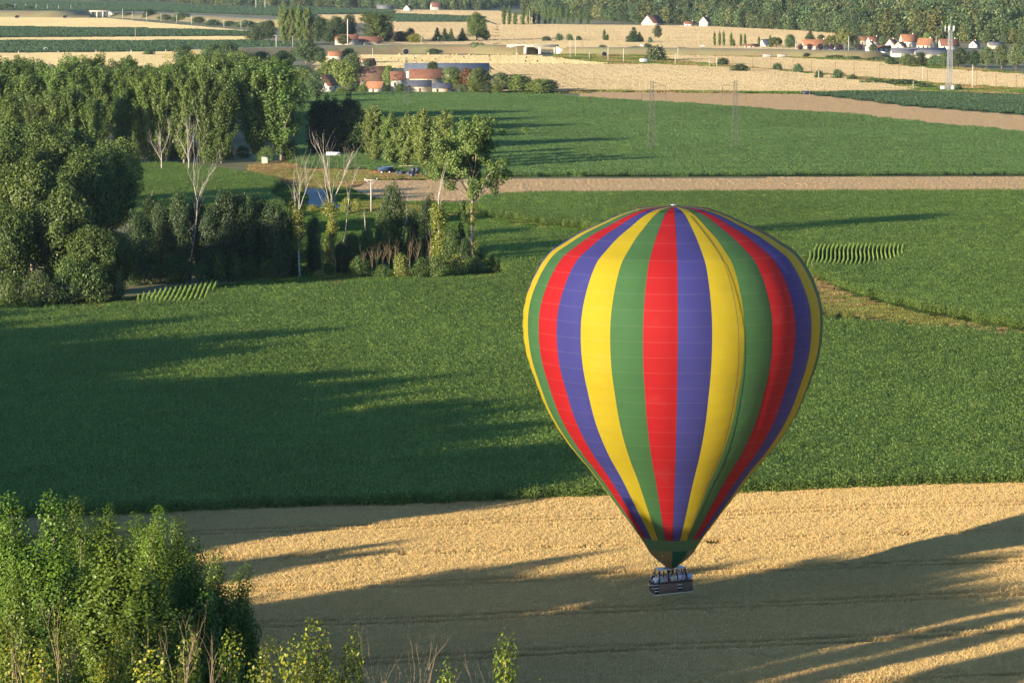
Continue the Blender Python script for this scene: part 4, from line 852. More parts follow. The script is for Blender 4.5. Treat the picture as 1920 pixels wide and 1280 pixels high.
# ------------------------------------------------------------------ road embankments, bridges, culverts
def berm(name, px, h, slope, top, mat, road):
    P = np.array([G(*p) for p in px]); k = len(P); t = np.gradient(P, axis=0); t /= np.linalg.norm(t, axis=1)[:, None]; n = np.stack([-t[:, 1], t[:, 0]], 1)
    n[n[:, 1] < 0] *= -1
    off = [(0, 0), (slope * .5, h * .62), (slope, h), (slope + top, h), (slope * 2 + top, 0)]
    V = np.concatenate([np.column_stack([P + n * o, np.full(k, z)]) for o, z in off])
    F = [(j * k + i, j * k + i + 1, (j + 1) * k + i + 1, (j + 1) * k + i) for j in range(4) for i in range(k - 1)]
    F2 = [(0, k, 2 * k, 3 * k, 4 * k), (k - 1, 5 * k - 1, 4 * k - 1, 3 * k - 1, 2 * k - 1)]
    o = tag(link(name, np_mesh(name, V, [np.array(F), np.array(F2)], [M[mat]])), kind='structure')
    a, b_ = P + n * (slope + .8), P + n * (slope + top - .8)
    V = np.concatenate([np.column_stack([a, np.full(k, h + .02)]), np.column_stack([b_, np.full(k, h + .02)])])
    tag(link(road, np_mesh(road, V, np.array([(i, i + 1, k + i + 1, k + i) for i in range(k - 1)]), [M['asphalt']])), kind='structure')
    return P, n
berm('embankment', [(380, 112), (480, 108), (560, 106), (640, 104), (760, 101), (880, 101), (952, 103)], 5.5, 12, 9, 'dry_bank', 'road')
berm('embankment', [(1046, 103), (1120, 104), (1250, 105), (1400, 107), (1500, 109), (1600, 112)], 4.5, 14, 9, 'dry_bank', 'road')
berm('embankment', [(-300, 33), (0, 33), (90, 33), (168, 33)], 7, 18, 12, 'dry_bank', 'road')
berm('embankment', [(203, 33), (300, 38), (420, 46), (530, 52)], 6, 18, 12, 'dry_bank', 'road')
def bridge(p0, p1, h, label):
    a, b_ = np.array(G(*p0)), np.array(G(*p1)); c = (a + b_) / 2; L = np.linalg.norm(b_ - a); ang_ = math.atan2(*(b_ - a)[::-1])
    r = empty('bridge', (c[0], c[1] , 0), ang_); tag(r, label, 'bridge')
    MB().box((0, 16, h - .5), (L + 4, 11, .9)).build('deck', M['concrete'], r)
    for s in (10.4, 21.6): MB().box((0, s, h + .22), (L + 4, .2, .5)).build('parapet', M['concrete'], r)
    for s in (-1, 1): MB().box((s * L * .16, 15, (h - 1) / 2), (L * .07, 12, h - 1.02)).build('pier', M['white_concrete'], r)
    for s in (-1, 1):
        MB().box((s * (L / 2 - .5), 15.5, (h - 1) / 2), (1.2, 12, h - 1.03)).build('abutment', M['concrete'], r)
    mb = MB(); x0 = L / 2 + .3; mb.add([(x0, 9.2, 0), (x0 + 9, 6.5, 0), (x0, 9.2, h - .2), (x0, 8.6, 0), (x0 + 9, 5.9, 0), (x0, 8.6, h - .2)], [(0, 1, 2), (3, 5, 4), (0, 3, 4, 1), (1, 4, 5, 2), (0, 2, 5, 3)])
    mb.build('wing_wall', M['white_concrete'], r)
bridge((956, 103), (1042, 103), 5.5, 'concrete road bridge with white piers, centre of the far embankment')
bridge((168, 33), (203, 33), 7, 'small far bridge with white piers at the upper left')
def culvert(px, py, rad, label):
    x, y = G(px, py); r = empty('culvert', (x, y - .4, 0)); tag(r, label, 'culvert')
    th = np.linspace(0, 2 * math.pi, 19)[:-1]; mb = MB()
    mb.tube([(math.cos(a) * rad, 0, rad + math.sin(a) * rad) for a in np.append(th, 0)], .12, 6); mb.build('rim', M['concrete'], r)
    mb = MB(); mb.tube([(0, 0.05, rad), (0, 9, rad)], rad * .95, 16); mb.build('pipe', M['opening_shade'], r)  # closed front end coloured near-black as the shade inside
culvert(761, 103, 2.0, 'round dark culvert mouth with white rim under the road embankment')
culvert(31, 35, 1.9, 'dark culvert opening, left of the two at the upper left'); culvert(121, 35, 2.0, 'dark culvert opening, right of the two at the upper left'); culvert(1133, 107, 1.7, 'dark culvert mouth right of the road bridge')

# ------------------------------------------------------------------ buildings
def house(px, pb, L, D, eave, ridge, rz, wall, roof, label, cat='house', name='house', windows=3, chimney=True, door=True, over=.35, gable_end=True, hip=0.0):
    x, y = G(px, pb); r = empty(name, (x, y, 0), rz); tag(r, label, cat)
    l, d = L / 2, D / 2
    mb = MB()
    if gable_end: mb.add([(-l, -d, 0), (l, -d, 0), (l, d, 0), (-l, d, 0), (-l, -d, eave), (l, -d, eave), (l, d, eave), (-l, d, eave), (-l, 0, ridge - .1), (l, 0, ridge - .1)], [(0, 1, 5, 4), (2, 3, 7, 6), (1, 2, 6, 9, 5), (3, 0, 4, 8, 7)])
    else: mb.box((0, 0, eave / 2), (L, D, eave))
    mb.build('wall', M[wall], r)
    mb = MB(); o = over; k = (ridge - eave) / d; e = eave - k * o; t_ = .18; hp = hip
    for s in (-1, 1):
        mb.add([(-l - o, s * (d + o), e), (l + o, s * (d + o), e), (l + o - hp, 0, ridge), (-l - o + hp, 0, ridge), (-l - o, s * (d + o), e + t_), (l + o, s * (d + o), e + t_), (l + o - hp, 0, ridge + t_), (-l - o + hp, 0, ridge + t_)],
               [(0, 1, 5, 4), (4, 5, 6, 7), (0, 3, 2, 1), (1, 2, 6, 5), (0, 4, 7, 3)])
    if hp:
        for s in (-1, 1): mb.add([(s * (l + o), -d - o, e + t_), (s * (l + o), d + o, e + t_), (s * (l + o - hp), 0, ridge + t_)], [(0, 1, 2)])
    rf = mb.build('roof', M[roof], r)
    if chimney: MB().box((l * .72, .15, ridge + .25), (.7, .6, 1.5)).build('chimney', M['orange_tile' if wall != 'white_plaster' else wall], rf)
    n = windows
    for i in range(n):
        cx = -l + L * (i + .5) / n
        if door and i == n // 2:
            MB().box((cx, -d - .02, 1.05), (1.0, .09, 2.1)).build('door', M['door_wood'], r); continue
        MB().box((cx, -d - .02, eave * .55), (1.0, .08, 1.2)).build('window', M['window_glass'], r)
    if ridge - eave > 2 and gable_end:
        for s in (-1, 1): MB().box((s * (l + .02), 0, eave * .8), (.08, .9, 1.1)).build('window', M['window_glass'], r)
    return r
for i, (px, pb, pt, pw) in enumerate(((640, 175, 164, 24), (658, 174, 158, 26), (680, 175, 160, 24), (724, 175, 160, 24), (750, 175, 157, 30), (866, 176, 158, 30), (890, 176, 154, 34), (914, 176, 158, 30), (930, 176, 160, 26))):
    tree_px('small_tree' if i % 2 else 'olive_tree', px, pb, pt, 'low garden tree, %s from the left along the front of the farm' % WORDS[i], 'tree', 'garden trees along the front of the farm', pw=pw)
# farm
house(702, 167, 16, 11, 3.8, 10.2, .42, 'stone_wall', 'brown_tile', 'big farm barn with a steep brown tiled roof', 'barn', 'barn', 2, False)
house(704, 173, 8, 4, 2.0, 4.6, -.5, 'plaster', 'orange_tile', 'low orange-roofed lean-to in front of the big barn', 'barn', 'barn', 1, False)
house(746, 170, 6.5, 7, 5, 8.5, .1, 'white_plaster', 'red_tile', 'narrow white house with red roof at the end of the big barn', windows=2, chimney=False)
house(612, 172, 8, 7, 3, 7.2, 1.0, 'white_plaster', 'orange_tile', 'small white cottage with an orange roof left of the farm', windows=2, chimney=False)
house(838, 146, 42, 14, 3.6, 7.2, .0, 'white_plaster', 'blue_sheet', 'long farm shed with a blue-grey roof behind the trees', 'shed', 'shed', 0, False, False)
house(800, 160, 16, 9, 3.5, 7.5, .05, 'stone_wall', 'red_tile', 'red-roofed barn behind the slate-roofed building', 'barn', 'barn', 0, False, False)
house(787, 174, 10, 6, 3.0, 5.4, .04, 'stone_wall', 'slate', 'low stone building with a slate roof, left of the pair', 'outbuilding', 'outbuilding', 1, True, True)
house(829, 174.5, 8.6, 5, 2.3, 4.2, .04, 'stone_wall', 'slate', 'lower stone building with a slate roof, right of the pair', 'outbuilding', 'outbuilding', 2, False)
r = empty('garden_wall', (*G(857, 174), 0)); tag(r, 'low pale garden wall right of the slate-roofed pair', 'wall'); MB().box((0, 0, .7), (4.6, .4, 1.4)).build('panel', M['plaster'], r); MB().box((0, 0, 1.47), (4.8, .55, .14)).build('coping', M['orange_tile'], r)
house(630, 116, 9, 7, 3.6, 6.0, .2, 'plaster', 'orange_tile', 'cream building glowing between dark trees above the farm', windows=2)
house(690, 131, 7, 6, 3, 6, .4, 'white_plaster', 'red_tile', 'small red-roofed house at the edge of the bale field', windows=1, chimney=False)
house(650, 84, 17, 8, 4, 7.2, .1, 'plaster', 'orange_tile', 'orange roof among trees beside the white concrete pole', windows=0, door=False)
house(694, 85, 16, 8, 2.8, 6.0, .0, 'stone_wall', 'red_tile', 'long red-roofed house beside the embankment road', windows=3)
# far houses below the wood
house(1224, 48, 18, 14, 2.5, 9.5, .9, 'plaster', 'red_tile', 'big red barn roof below the far wood', 'barn', 'barn', 0, False, False)
house(1292, 51, 9, 7, 3, 5.2, .1, 'white_plaster', 'red_tile', 'low white house with red roof below the far wood', windows=2)
house(1322, 51, 10, 8, 5, 9.5, 1.15, 'white_plaster', 'brown_tile', 'white gabled house below the far wood', windows=2)
house(765, 22, 10, 8, 4, 8, 1.2, 'white_plaster', 'brown_tile', 'white gabled house far off below the top edge', windows=2)
house(722, 18, 22, 10, 4, 6, 0, 'grey_sheet', 'grey_sheet', 'pale grey shed far off left of the white gable', 'shed', 'shed', 0, False, False)
house(818, 19, 14, 10, 4, 10, .3, 'plaster', 'red_tile', 'far red roof right of the white gable', windows=2)
for px, pb, l in ((915, 12, 'left far-off pale industrial roof at the top edge'), (940, 9, 'right far-off pale industrial roof at the top edge')):
    house(px, pb, 46, 20, 6, 8.5, .0, 'concrete', 'concrete', l, 'warehouse', 'warehouse', 0, False, False)
# village
V = [(1437, 90, 9, 8, 3, 7.5, .5, 'white_plaster', 'slate', 'white house with dark roof left of the village'), (1408, 91, 12, 5, 2.2, 3.6, .0, 'white_plaster', 'red_tile', 'low white garage left of the village'),
     (1528, 93, 21, 10, 3.4, 8.5, .12, 'white_plaster', 'orange_tile', 'long orange-roofed house at the left of the village'), (1615, 84, 14, 9, 4, 7, .1, 'plaster', 'orange_tile', 'cream house with flat orange roof behind the willow'),
     (1633, 98, 8, 8, 4.5, 9, 1.25, 'white_plaster', 'red_tile', 'white gabled house beside the village street'), (1637, 86, 10, 8, 4, 8, .4, 'white_plaster', 'red_tile', 'red-roofed house behind the white gable'),
     (1656, 97, 12, 7, 3, 5, .0, 'white_plaster', 'red_tile', 'low white house behind the parked white car'), (1672, 95, 9, 8, 5, 9.5, 1.0, 'white_plaster', 'orange_tile', 'orange-roofed gable in the middle of the village'), (1688, 98, 7, 8, 5, 8.5, .9, 'white_plaster', 'brown_tile', 'brown-roofed white gable left of the big orange roof'),
     (1702, 88, 13, 10, 5, 11, .25, 'white_plaster', 'orange_tile', 'biggest orange-roofed house in the village'), (1735, 93, 12, 10, 4, 9.5, -.5, 'white_plaster', 'orange_tile', 'orange-roofed house second right of the biggest one'), (1778, 93, 16, 10, 3.5, 9, .2, 'white_plaster', 'red_tile', 'red-roofed white house behind the radio mast'),
     (1827, 90, 9, 7, 3, 6, 1.1, 'white_plaster', 'slate', 'white house half hidden in trees at the far right'), (1560, 100, 6, 4, 2.2, 3.2, 0, 'white_plaster', 'grey_sheet', 'small white garage along the village street')]
for a in V: house(a[0], a[1], a[2] * .8, a[3] * .8, a[4] * .78, a[5] * .78, a[6], a[7], a[8], a[9], windows=3 if a[2] > 10 else 2)
for px, pb, L, l, w_ in ((1722, 104, 34, 'long grey-roofed shed in front of the village', 'stone_wall'), (1752, 109, 24, 'grey-roofed shed right of the long one', 'stone_wall'), (1695, 107, 16, 'low shed with white wall left of the long grey shed', 'white_plaster'), (1866, 92, 10, 'pale roof half hidden in the right-hand trees', 'stone_wall')):
    house(px, pb, L, 12, 2.4, 4.6, .04, w_, 'grey_sheet', l, 'shed', 'shed', 0, False, False)
# small green hut by the plantation
x, y = G(498, 309); r = empty('hut', (x, y, 0), .25); tag(r, 'small pale green hut at the corner of the plantation', 'hut')
MB().box((0, 0, 1.1), (2.0, 1.8, 2.2)).build('wall', M['green_shed'], r); MB().box((0, 0, 2.28), (2.4, 2.2, .14)).build('roof', M['grey_sheet'], r); MB().box((.3, -.93, .9), (.8, .05, 1.7)).build('door', M['green_shed'], r)

# ------------------------------------------------------------------ pylons, mast, poles
def beam(mb, a, b_, w_=.09): mb.tube([a, b_], w_ / 2 * 1.2, 4, False)
def lattice(mb, h, w0, w1, n, bw, z0=0.0):
    def c(z): 
        f = (z - z0) / (h - z0); q = (w0 * (1 - f) + w1 * f) / 2; return [(-q, -q, z), (q, -q, z), (q, q, z), (-q, q, z)]
    zs = [z0 + (h - z0) * (1 - (1 - i / n) ** 1.25) for i in range(n + 1)]
    for i in range(n):
        A, B = c(zs[i]), c(zs[i + 1])
        for k in range(4):
            beam(mb, A[k], B[k], bw * 1.5); beam(mb, A[k], B[(k + 1) % 4], bw); beam(mb, A[(k + 1) % 4], B[k], bw); beam(mb, B[k], B[(k + 1) % 4], bw)
def pylon(px, pb, pt, label, side=1):
    x, y, h = stand(px, pb, pt); r = empty('pylon', (x, y, 0), .1); tag(r, label, 'pylon', 'power line pylons')
    mb = MB(); lattice(mb, h, 2.2, .8, 13, .032); mb.build('tower', M['pylon_steel'], r)
    for z, s, L in ((.93, side, 4.0), (.80, -side, 3.2), (.80, side, 4.2)):
        mb = MB(); e = (s * L, 0, z * h); beam(mb, (0, -.4, z * h), e, .05); beam(mb, (0, .4, z * h), e, .05); beam(mb, (0, 0, z * h + 1.2), e, .07); mb.tube([e, (e[0], 0, e[2] - 1.5)], .08, 5); mb.build('crossarm', M['pylon_steel'], r)
pylon(1222, 284, 152, 'lattice power pylon, left of the two in the green field', 1); pylon(1378, 282, 152, 'lattice power pylon, right of the two in the green field', -1)
pylon(762, 200, 108, 'faint lattice power pylon in front of the farm', 1); pylon(817, 30, 0, 'tiny far lattice pylon near the top edge', 1)
x, y, h = stand(1780, 172, 58); r = empty('radio_mast', (x, y, 0), .3); tag(r, 'tall lattice radio mast with white antennas at the right', 'mast')
mb = MB(); lattice(mb, h, 2.3, 1.2, 18, .10); mb.build('tower', M['galvanised'], r)
for i in range(5): MB().box((-2.2 + i * 1.1, -.8 if i % 2 else .6, h + .9), (.34, .22, 2.6)).build('antenna', M['white_paint'], r)
mb = MB(); beam(mb, (-2.4, 0, h), (2.4, 0, h), .12); mb.build('antenna_bracket', M['galvanised'], r); MB().tube([(0, 0, h), (0, 0, h + 5)], .05, 5).build('lightning_rod', M['galvanised'], r)
for px, pb, d, l in ((1769, 171, (2.6, 2, 2.2), 'white equipment cabinet left of the mast foot'), (1787, 171, (1.6, 1.4, 2.4), 'grey equipment cabinet right of the mast foot'), (1207, 118.5, (4.6, 2.5, 2.4), 'white transformer box below the embankment bush')):
    x, y = G(px, pb); r = empty('cabinet', (x, y, 0), .1); tag(r, l, 'cabinet'); MB().box((0, 0, d[2] / 2), d).build('housing', M['white_paint'], r); MB().box((0, 0, d[2] + .06), (d[0] + .2, d[1] + .2, .12)).build('lid', M['concrete'], r); MB().box((.2, -d[1] / 2 - .02, d[2] * .5), (.9, .05, d[2] * .8)).build('door', M['galvanised'], r)
def pole(px, pb, pt, label, mat='concrete', rad=.16, arm=0.0, group=None, cat='pole', name='utility_pole', both=True):
    x, y, h = stand(px, pb, pt); r = empty(name, (x, y, 0), 0.1); tag(r, label, cat, group)
    MB().tube([(0, 0, 0), (0, 0, h)], [rad, rad * .7], 6).build('post', M[mat], r)
    if arm:
        MB().box((0 if both else arm / 2, 0, h * .96), (arm * (2 if both else 1), .12, .14)).build('arm', M[mat], r)
        for s in ((-.9, 0, .9) if both else (.9,)): MB().tube([(s * arm, 0, h * .96 + .07), (s * arm, 0, h * .96 + .4)], .08, 5).build('insulator', M['white_paint'], r)
pole(652, 88, 36, 'tall white concrete pole beside the orange roof', 'white_concrete', .42); pole(518, 92, 66, 'pale T-shaped power pole by the far poplar clump', 'white_concrete', .26, 1.6); pole(549, 90, 68, 'slim pale pole in front of the far poplar clump', 'white_concrete', .2)
x, y, h = stand(696, 400, 338)
r = empty('utility_pole', (x, y, 0), .0); tag(r, 'T-shaped concrete power pole beside the ploughed strip', 'pole')
MB().tube([(0, 0, 0), (0, 0, h)], [.2, .14], 8).build('post', M['concrete'], r); MB().box((0, 0, h + .05), (3.0, .14, .16)).build('arm', M['white_concrete'], r)
for s in (-1, 1): MB().tube([(0, 0, h - .9), (s * 1.2, 0, h)], .05, 5).build('brace', M['white_concrete'], r); MB().tube([(s * 1.35, 0, h + .1), (s * 1.35, 0, h + .5)], .09, 6).build('insulator', M['white_paint'], r)
CAT = [(1305, 118, 96), (1340, 122, 98), (1374, 127, 103), (1411, 132, 100), (1445, 133, 110), (1487, 136, 112), (1521, 138, 113), (1566, 142, 116), (1601, 146, 117), (1649, 150, 120), (1685, 154, 120), (1738, 161, 131), (1775, 165, 131), (1831, 169, 131), (1867, 172, 137), (1905, 172, 140)]
for i, (px, pb, pt) in enumerate(CAT): pole(px, pb, pt, 'brown railway mast, %s from the left along the right-hand track' % WORDS[i], 'rust_steel', .17, 2.2, 'brown railway masts', name='railway_mast', cat='mast', both=False)
GP = [(1069, 110, 75), (1079, 108, 70), (1105, 112, 98), (1140, 115, 84), (1169, 119, 91), (1266, 124, 100), (1330, 126, 112), (1344, 128, 108), (1239, 112, 90), (1271, 113, 90)]
for i, (px, pb, pt) in enumerate(GP): pole(px, pb, pt, 'pale grey post, %s in the line right of the road bridge' % WORDS[i], 'white_concrete', .2, 0, 'grey posts by the bridge')
LP = [(9, 19, 7), (28, 19, 7), (48, 19, 8), (68, 19, 8), (89, 19, 9), (110, 19, 10), (133, 19, 9), (230, 36, 17), (248, 37, 22), (275, 40, 23), (302, 41, 25), (331, 44, 28), (359, 46, 29), (390, 47, 33), (420, 51, 36), (452, 53, 39), (485, 54, 40)]
for i, (px, pb, pt) in enumerate(LP): pole(px, pb, pt, 'thin white railway mast, %s from the left along the upper left track' % WORDS[i], 'white_concrete', .27, 0, 'white railway masts', name='railway_mast', cat='mast')
OP = [(480, 17, -2, 'left of two tall white posts at the top edge', .45), (497, 17, -2, 'right of two tall white posts at the top edge', .45), (743, 64, 50, 'thin dark pole in the far wheat, first right of the tall farm tree', .2), (752, 66, 52, 'thin dark pole in the far wheat, second right of the tall farm tree', .2), (918, 78, 62, 'dark pole right of the big round tree', .2), (932, 78, 64, 'second dark pole right of the big round tree', .2), (961, 80, 64, 'thin dark pole left of the bridge', .2),
      (1102, 78, 46, 'thin pole in the far wheat left of the pointed tree', .16), (1171, 82, 50, 'thin pole beside the broad conifer', .16), (1214, 82, 56, 'thin pole left of the round lone tree', .16), (1260, 85, 62, 'thin pole right of the round lone tree with a dark foot', .2), (1310, 86, 66, 'thin pole left of the upright trees', .18), (993, 48, 20, 'tall thin post in front of the far poplar row', .3),
      (968, 121, 88, 'slim pale post beside the bale field', .14), (699, 118, 90, 'slim pale post above the big barn', .16), (790, 83, 64, 'white post beside the yellow-green tree', .22), (821, 81, 70, 'white post in front of the first conifer', .22), (1426, 95, 77, 'white street pole left of the village', .22), (1492, 97, 72, 'white street pole beside the first village roof', .22), (1591, 98, 68, 'white street pole beside the tallest willow', .22), (1535, 150, 133, 'white signal post beside the rails', .18),
      (1730, 152, 125, 'white post right of the hedge trees', .2), (1823, 168, 122, 'tall white post right of the radio mast', .22), (1795, 86, 72, 'white post right of the radio mast top', .25), (1712, 170, 152, 'short white post left of the mast', .14), (1155, 171, 150, 'thin wooden pole in the pale wheat', .12), (1528, 173, 152, 'thin wooden pole behind the dark car', .12), (1700, 97, 78, 'white lamp post before the biggest orange roof', .2), (1755, 92, 68, 'white lamp post behind the grey sheds', .2)]
for px, pb, pt, l, rd in OP: pole(px, pb, pt, l, 'pole_wood' if 'dark' in l or 'thin' in l else 'white_concrete', rd)
x_ = 254; pole(254, 79, 52, 'thin leaning pole between the far left strips', 'pole_wood', .18)

# ------------------------------------------------------------------ vehicles, bales and other small things
def wheel(r, x, y, rad, wd=.22):
    w_ = MB().tube([(x, y - wd / 2, rad), (x, y + wd / 2, rad)], rad, 14).build('wheel', M['rubber'], r); MB().tube([(x, y - wd / 2 - .02, rad), (x, y + wd / 2 + .02, rad)], rad * .55, 10).build('rim', M['steel'], w_)
def car(px, pb, rz, mat, label, van=False):
    x, y = G(px, pb); r = empty('parked_car', (x, y, 0), rz); tag(r, label, 'van' if van else 'car')
    prof = [(-2.1, .35), (2.1, .35), (2.15, .75), (1.3, .95), (.7, 1.42), (-1.1, 1.45), (-1.9, 1.0), (-2.15, .9)] if not van else [(-2.5, .4), (2.5, .4), (2.55, 1.0), (1.9, 1.25), (1.3, 2.1), (-2.45, 2.15), (-2.55, 1.0)]
    hw = .85 if not van else .95; n = len(prof); mb = MB()
    ins = lambda z: hw - (.16 if z > 1.1 else 0)
    mb.add([(a, -ins(z), z) for a, z in prof] + [(a, ins(z), z) for a, z in prof], [tuple(range(n)), tuple(range(2 * n - 1, n - 1, -1))] + [((i + 1) % n, i, n + i, n + (i + 1) % n) for i in range(n)])
    mb.build('body', M[mat], r)
    zc = 1.2 if not van else 1.65
    for s in (-1, 1): MB().box((-.1 if not van else 1.0, s * (hw - .12), zc), (1.5 if not van else 1.0, .06, .3)).build('side_window', M['window_glass'], r)
    k = 1.0 if not van else 1.62
    MB().box((k, 0, zc), (.05, 1.25, .42), rot=Matrix.Rotation(-.9 if not van else -.6, 3, 'Y')).build('windscreen', M['window_glass'], r)
    for sx in (-1.3, 1.3):
        for s in (-1, 1): wheel(r, sx * (1 if not van else 1.15), s * (hw - .1), .33)
    for s in (-.6, .6): MB().box((2.13 if not van else 2.54, s, .7), (.08, .3, .16)).build('headlight', M['white_paint'], r)
car(1512, 177, .1, 'car_dark', 'dark car on the track beside the fallow strip'); car(1655, 101, .0, 'car_white', 'white car parked in the village'); car(1205, 88, .1, 'car_white', 'white car on the embankment road'); car(1318, 89, .05, 'car_white', 'white car on the road left of the upright trees')
car(628, 299, .2, 'car_white', 'pale van parked in the shade of the dark poplars', True)
car(608, 297, .1, 'car_dark', 'dark car in the shade left of the pale van')
# low-loader tanks beside the village meadow
for px, l, m_ in ((1466, 'white cylindrical tank on the meadow left of the village', 'white_paint'), (1439, 'grey cylindrical tank left of the white one', 'concrete')):
    x, y = G(px, 110); r = empty('tank', (x, y, 0), .05); tag(r, l, 'tank'); MB().tube([(-2.9, 0, 1.6), (-2.6, 0, 1.6), (2.6, 0, 1.6), (2.9, 0, 1.6)], [.5, .9, .9, .5], 14).build('barrel', M['concrete'], r, True)
    for s in (-1.8, 1.8): MB().box((s, 0, .3), (.4, 1.8, .6)).build('cradle', M['concrete'], r)
# blue trailer with red drawbar
x, y = G(722, 326); r = empty('farm_trailer', (x, y, 0), .1); tag(r, 'blue farm trailer with a red drawbar on the meadow', 'trailer')
mb = MB(); mb.add([(-1.9, -1, .9), (2.0, -1, .9), (2.0, 1, .9), (-1.9, 1, .9), (-2.2, -1.15, 1.75), (2.2, -1.15, 1.95), (2.2, 1.15, 1.95), (-2.2, 1.15, 1.75)], [(0, 3, 2, 1), (0, 1, 5, 4), (1, 2, 6, 5), (2, 3, 7, 6), (3, 0, 4, 7)]); mb.build('tub', M['blue_paint'], r)
MB().box((0, 0, 1.5), (3.9, 1.9, .25)).build('load', M['blue_sheet'], r)
MB().box((0, 0, .8), (3.8, .9, .18)).build('chassis', M['rust_steel'], r)
mb = MB(); mb.tube([(-1.8, -.4, .75), (-3.0, 0, .5)], .09, 6).tube([(-1.8, .4, .75), (-3.0, 0, .5)], .09, 6).box((-2.7, 0, .55), (.6, .5, .5)); mb.build('drawbar', M['red_paint'], r)
for s in (-1.05, 1.05): wheel(r, 1.2, s, .5, .3); wheel(r, -.9, s, .5, .3)
# black wrapped bales in a heap
rb = random.Random(4); bal = []
bm_ = MB(); bm_.tube([(-.62, 0, .55), (-.52, 0, .55), (.52, 0, .55), (.62, 0, .55)], [.38, .56, .56, .38], 14); bale_me = bm_.mesh('wrap', M['black_wrap'], True)
BW = ['leftmost black wrapped bale of the heap', 'second black wrapped bale from the left', 'third black wrapped bale from the left', 'fourth black wrapped bale from the left', 'fifth black wrapped bale from the left', 'sixth black wrapped bale from the left', 'seventh black wrapped bale from the left', 'eighth black wrapped bale from the left', 'rightmost black wrapped bale of the heap', 'black wrapped bale on top of the heap, left', 'black wrapped bale on top of the heap, right', 'black wrapped bale lying in front of the heap']
for i, l in enumerate(BW):
    if i < 9: px, pb, z = 746 + i * 6.6, 329 + rb.uniform(-.8, .8), 0
    elif i < 11: px, pb, z = 774 + (i - 9) * 9, 329, 1.0
    else: px, pb, z = 772, 333, 0
    o = link('wrapped_bale', bale_me, None, (*G(px, pb), z), (0, 0, rb.uniform(0, 3))); tag(o, l, 'bale', 'black wrapped bales beside the poplars')
# wooden rail frame behind the bales
x, y = G(770, 321); r = empty('rail_frame', (x, y, 0), .02); tag(r, 'pale wooden rail frame behind the black bales', 'fence')
for i in range(5): MB().box((-3 + i * 1.5, 0, .75), (.14, .14, 1.5)).build('post', M['pole_wood'], r)
for z in (1.45, .9): MB().box((0, -.09, z), (6.3, .06, .12)).build('rail', M['pole_wood'], r)
# fallen branch heap on meadow edge
x, y = G(690, 337); dead_tree('branch_heap', 0, 0, 0, 'dead branch lying at the edge of the ploughed strip', 91, .2, 5, 1.6, None, rad=.15, xy=(x, y, 2.2), cat='branch', mat='twig_wood')
# hay bales on the bright stubble
mb = MB(); mb.tube([(-.75, 0, .8), (-.7, 0, .8), (.7, 0, .8), (.75, 0, .8)], [.7, .8, .8, .7], 12); hay_me = mb.mesh('bale', M['hay'], True)
HB = [(732, 113), (745, 116), (760, 119), (776, 112), (790, 117), (804, 103.5), (835, 110), (842, 107), (850, 106), (857, 106), (868, 110), (881, 106), (916, 108), (918, 116), (935, 105), (950, 107), (971, 104), (985, 111), (984, 118), (1006, 118), (1042, 112), (815, 114), (852, 117), (1056, 121), (750, 105)]
HL = sorted(range(len(HB)), key=lambda i: HB[i][0])
for k, i in enumerate(HL):
    o = link('hay_bale', hay_me, None, (*G(*HB[i]), .06), (0, 0, (i * 1.3) % 3)); tag(o, 'round straw bale, %s from the left on the bright stubble' % WORDS[k], 'bale', 'round bales on the bright stubble'); o.scale = (.95, .95, .95)
# irrigation reels on the left green strip
for px, pb, l, s in ((67, 94, 'small dark irrigation reel on the far left green strip', .5), (86, 97, 'larger irrigation reel right of the small one at the far left', .75)):
    x, y = G(px, pb); r = empty('irrigation_reel', (x, y, 0), .4, (s, s, s)); tag(r, l, 'machine')
    MB().tube([(0, -.8, 1.8), (0, .8, 1.8)], 1.3, 16).build('drum', M['pad_black'], r)
    for q in (-.85, .85): MB().tube([(math.cos(a) * 1.7, q, 1.8 + math.sin(a) * 1.7) for a in np.linspace(0, 6.2832, 17)], .12, 5).build('flange', M['white_paint'], r)
    MB().box((0, 0, .45), (4.6, 1.8, .25)).build('frame', M['white_paint'], r); MB().box((2.4, 0, 1.1), (1.0, 1.4, 1.2)).build('engine', M['white_paint'], r)
    for q in (-1, 1): wheel(r, .4, q, .55, .3)
for i, (px, pb) in enumerate(((35, 101), (109, 100), (180, 99), (246, 98.5), (311, 98))):
    x, y = G(px, pb); r = empty('marker_post', (x, y, 0)); tag(r, 'short white marker post, %s from the left on the far left straw edge' % WORDS[i], 'post', 'white marker posts'); MB().tube([(0, 0, 0), (0, 0, 1.5)], .22, 6).build('post', M['white_paint'], r); MB().tube([(0, 0, 1.5), (0, 0, 1.8)], [.3, .1], 6).build('cap', M['red_paint'], r)
for i, (px, pb, pw) in enumerate(((1556, 607, 30), (1570, 604, 30), (1592, 607, 30), (1620, 609, 26), (1660, 612, 16), (1692, 613, 18), (1718, 616, 18), (1772, 619, 18), (1788, 623, 16), (1810, 621, 22), (1860, 626, 20), (1895, 629, 24))):
    tree_px('pale_bush' if i in (0, 1, 2, 3, 6) else 'bush', px, pb, pb - pw * .75, 'small scrub bush, %s from the left along the grass track' % WORDS[i], 'bush', 'scrub along the grass track', pw=pw)
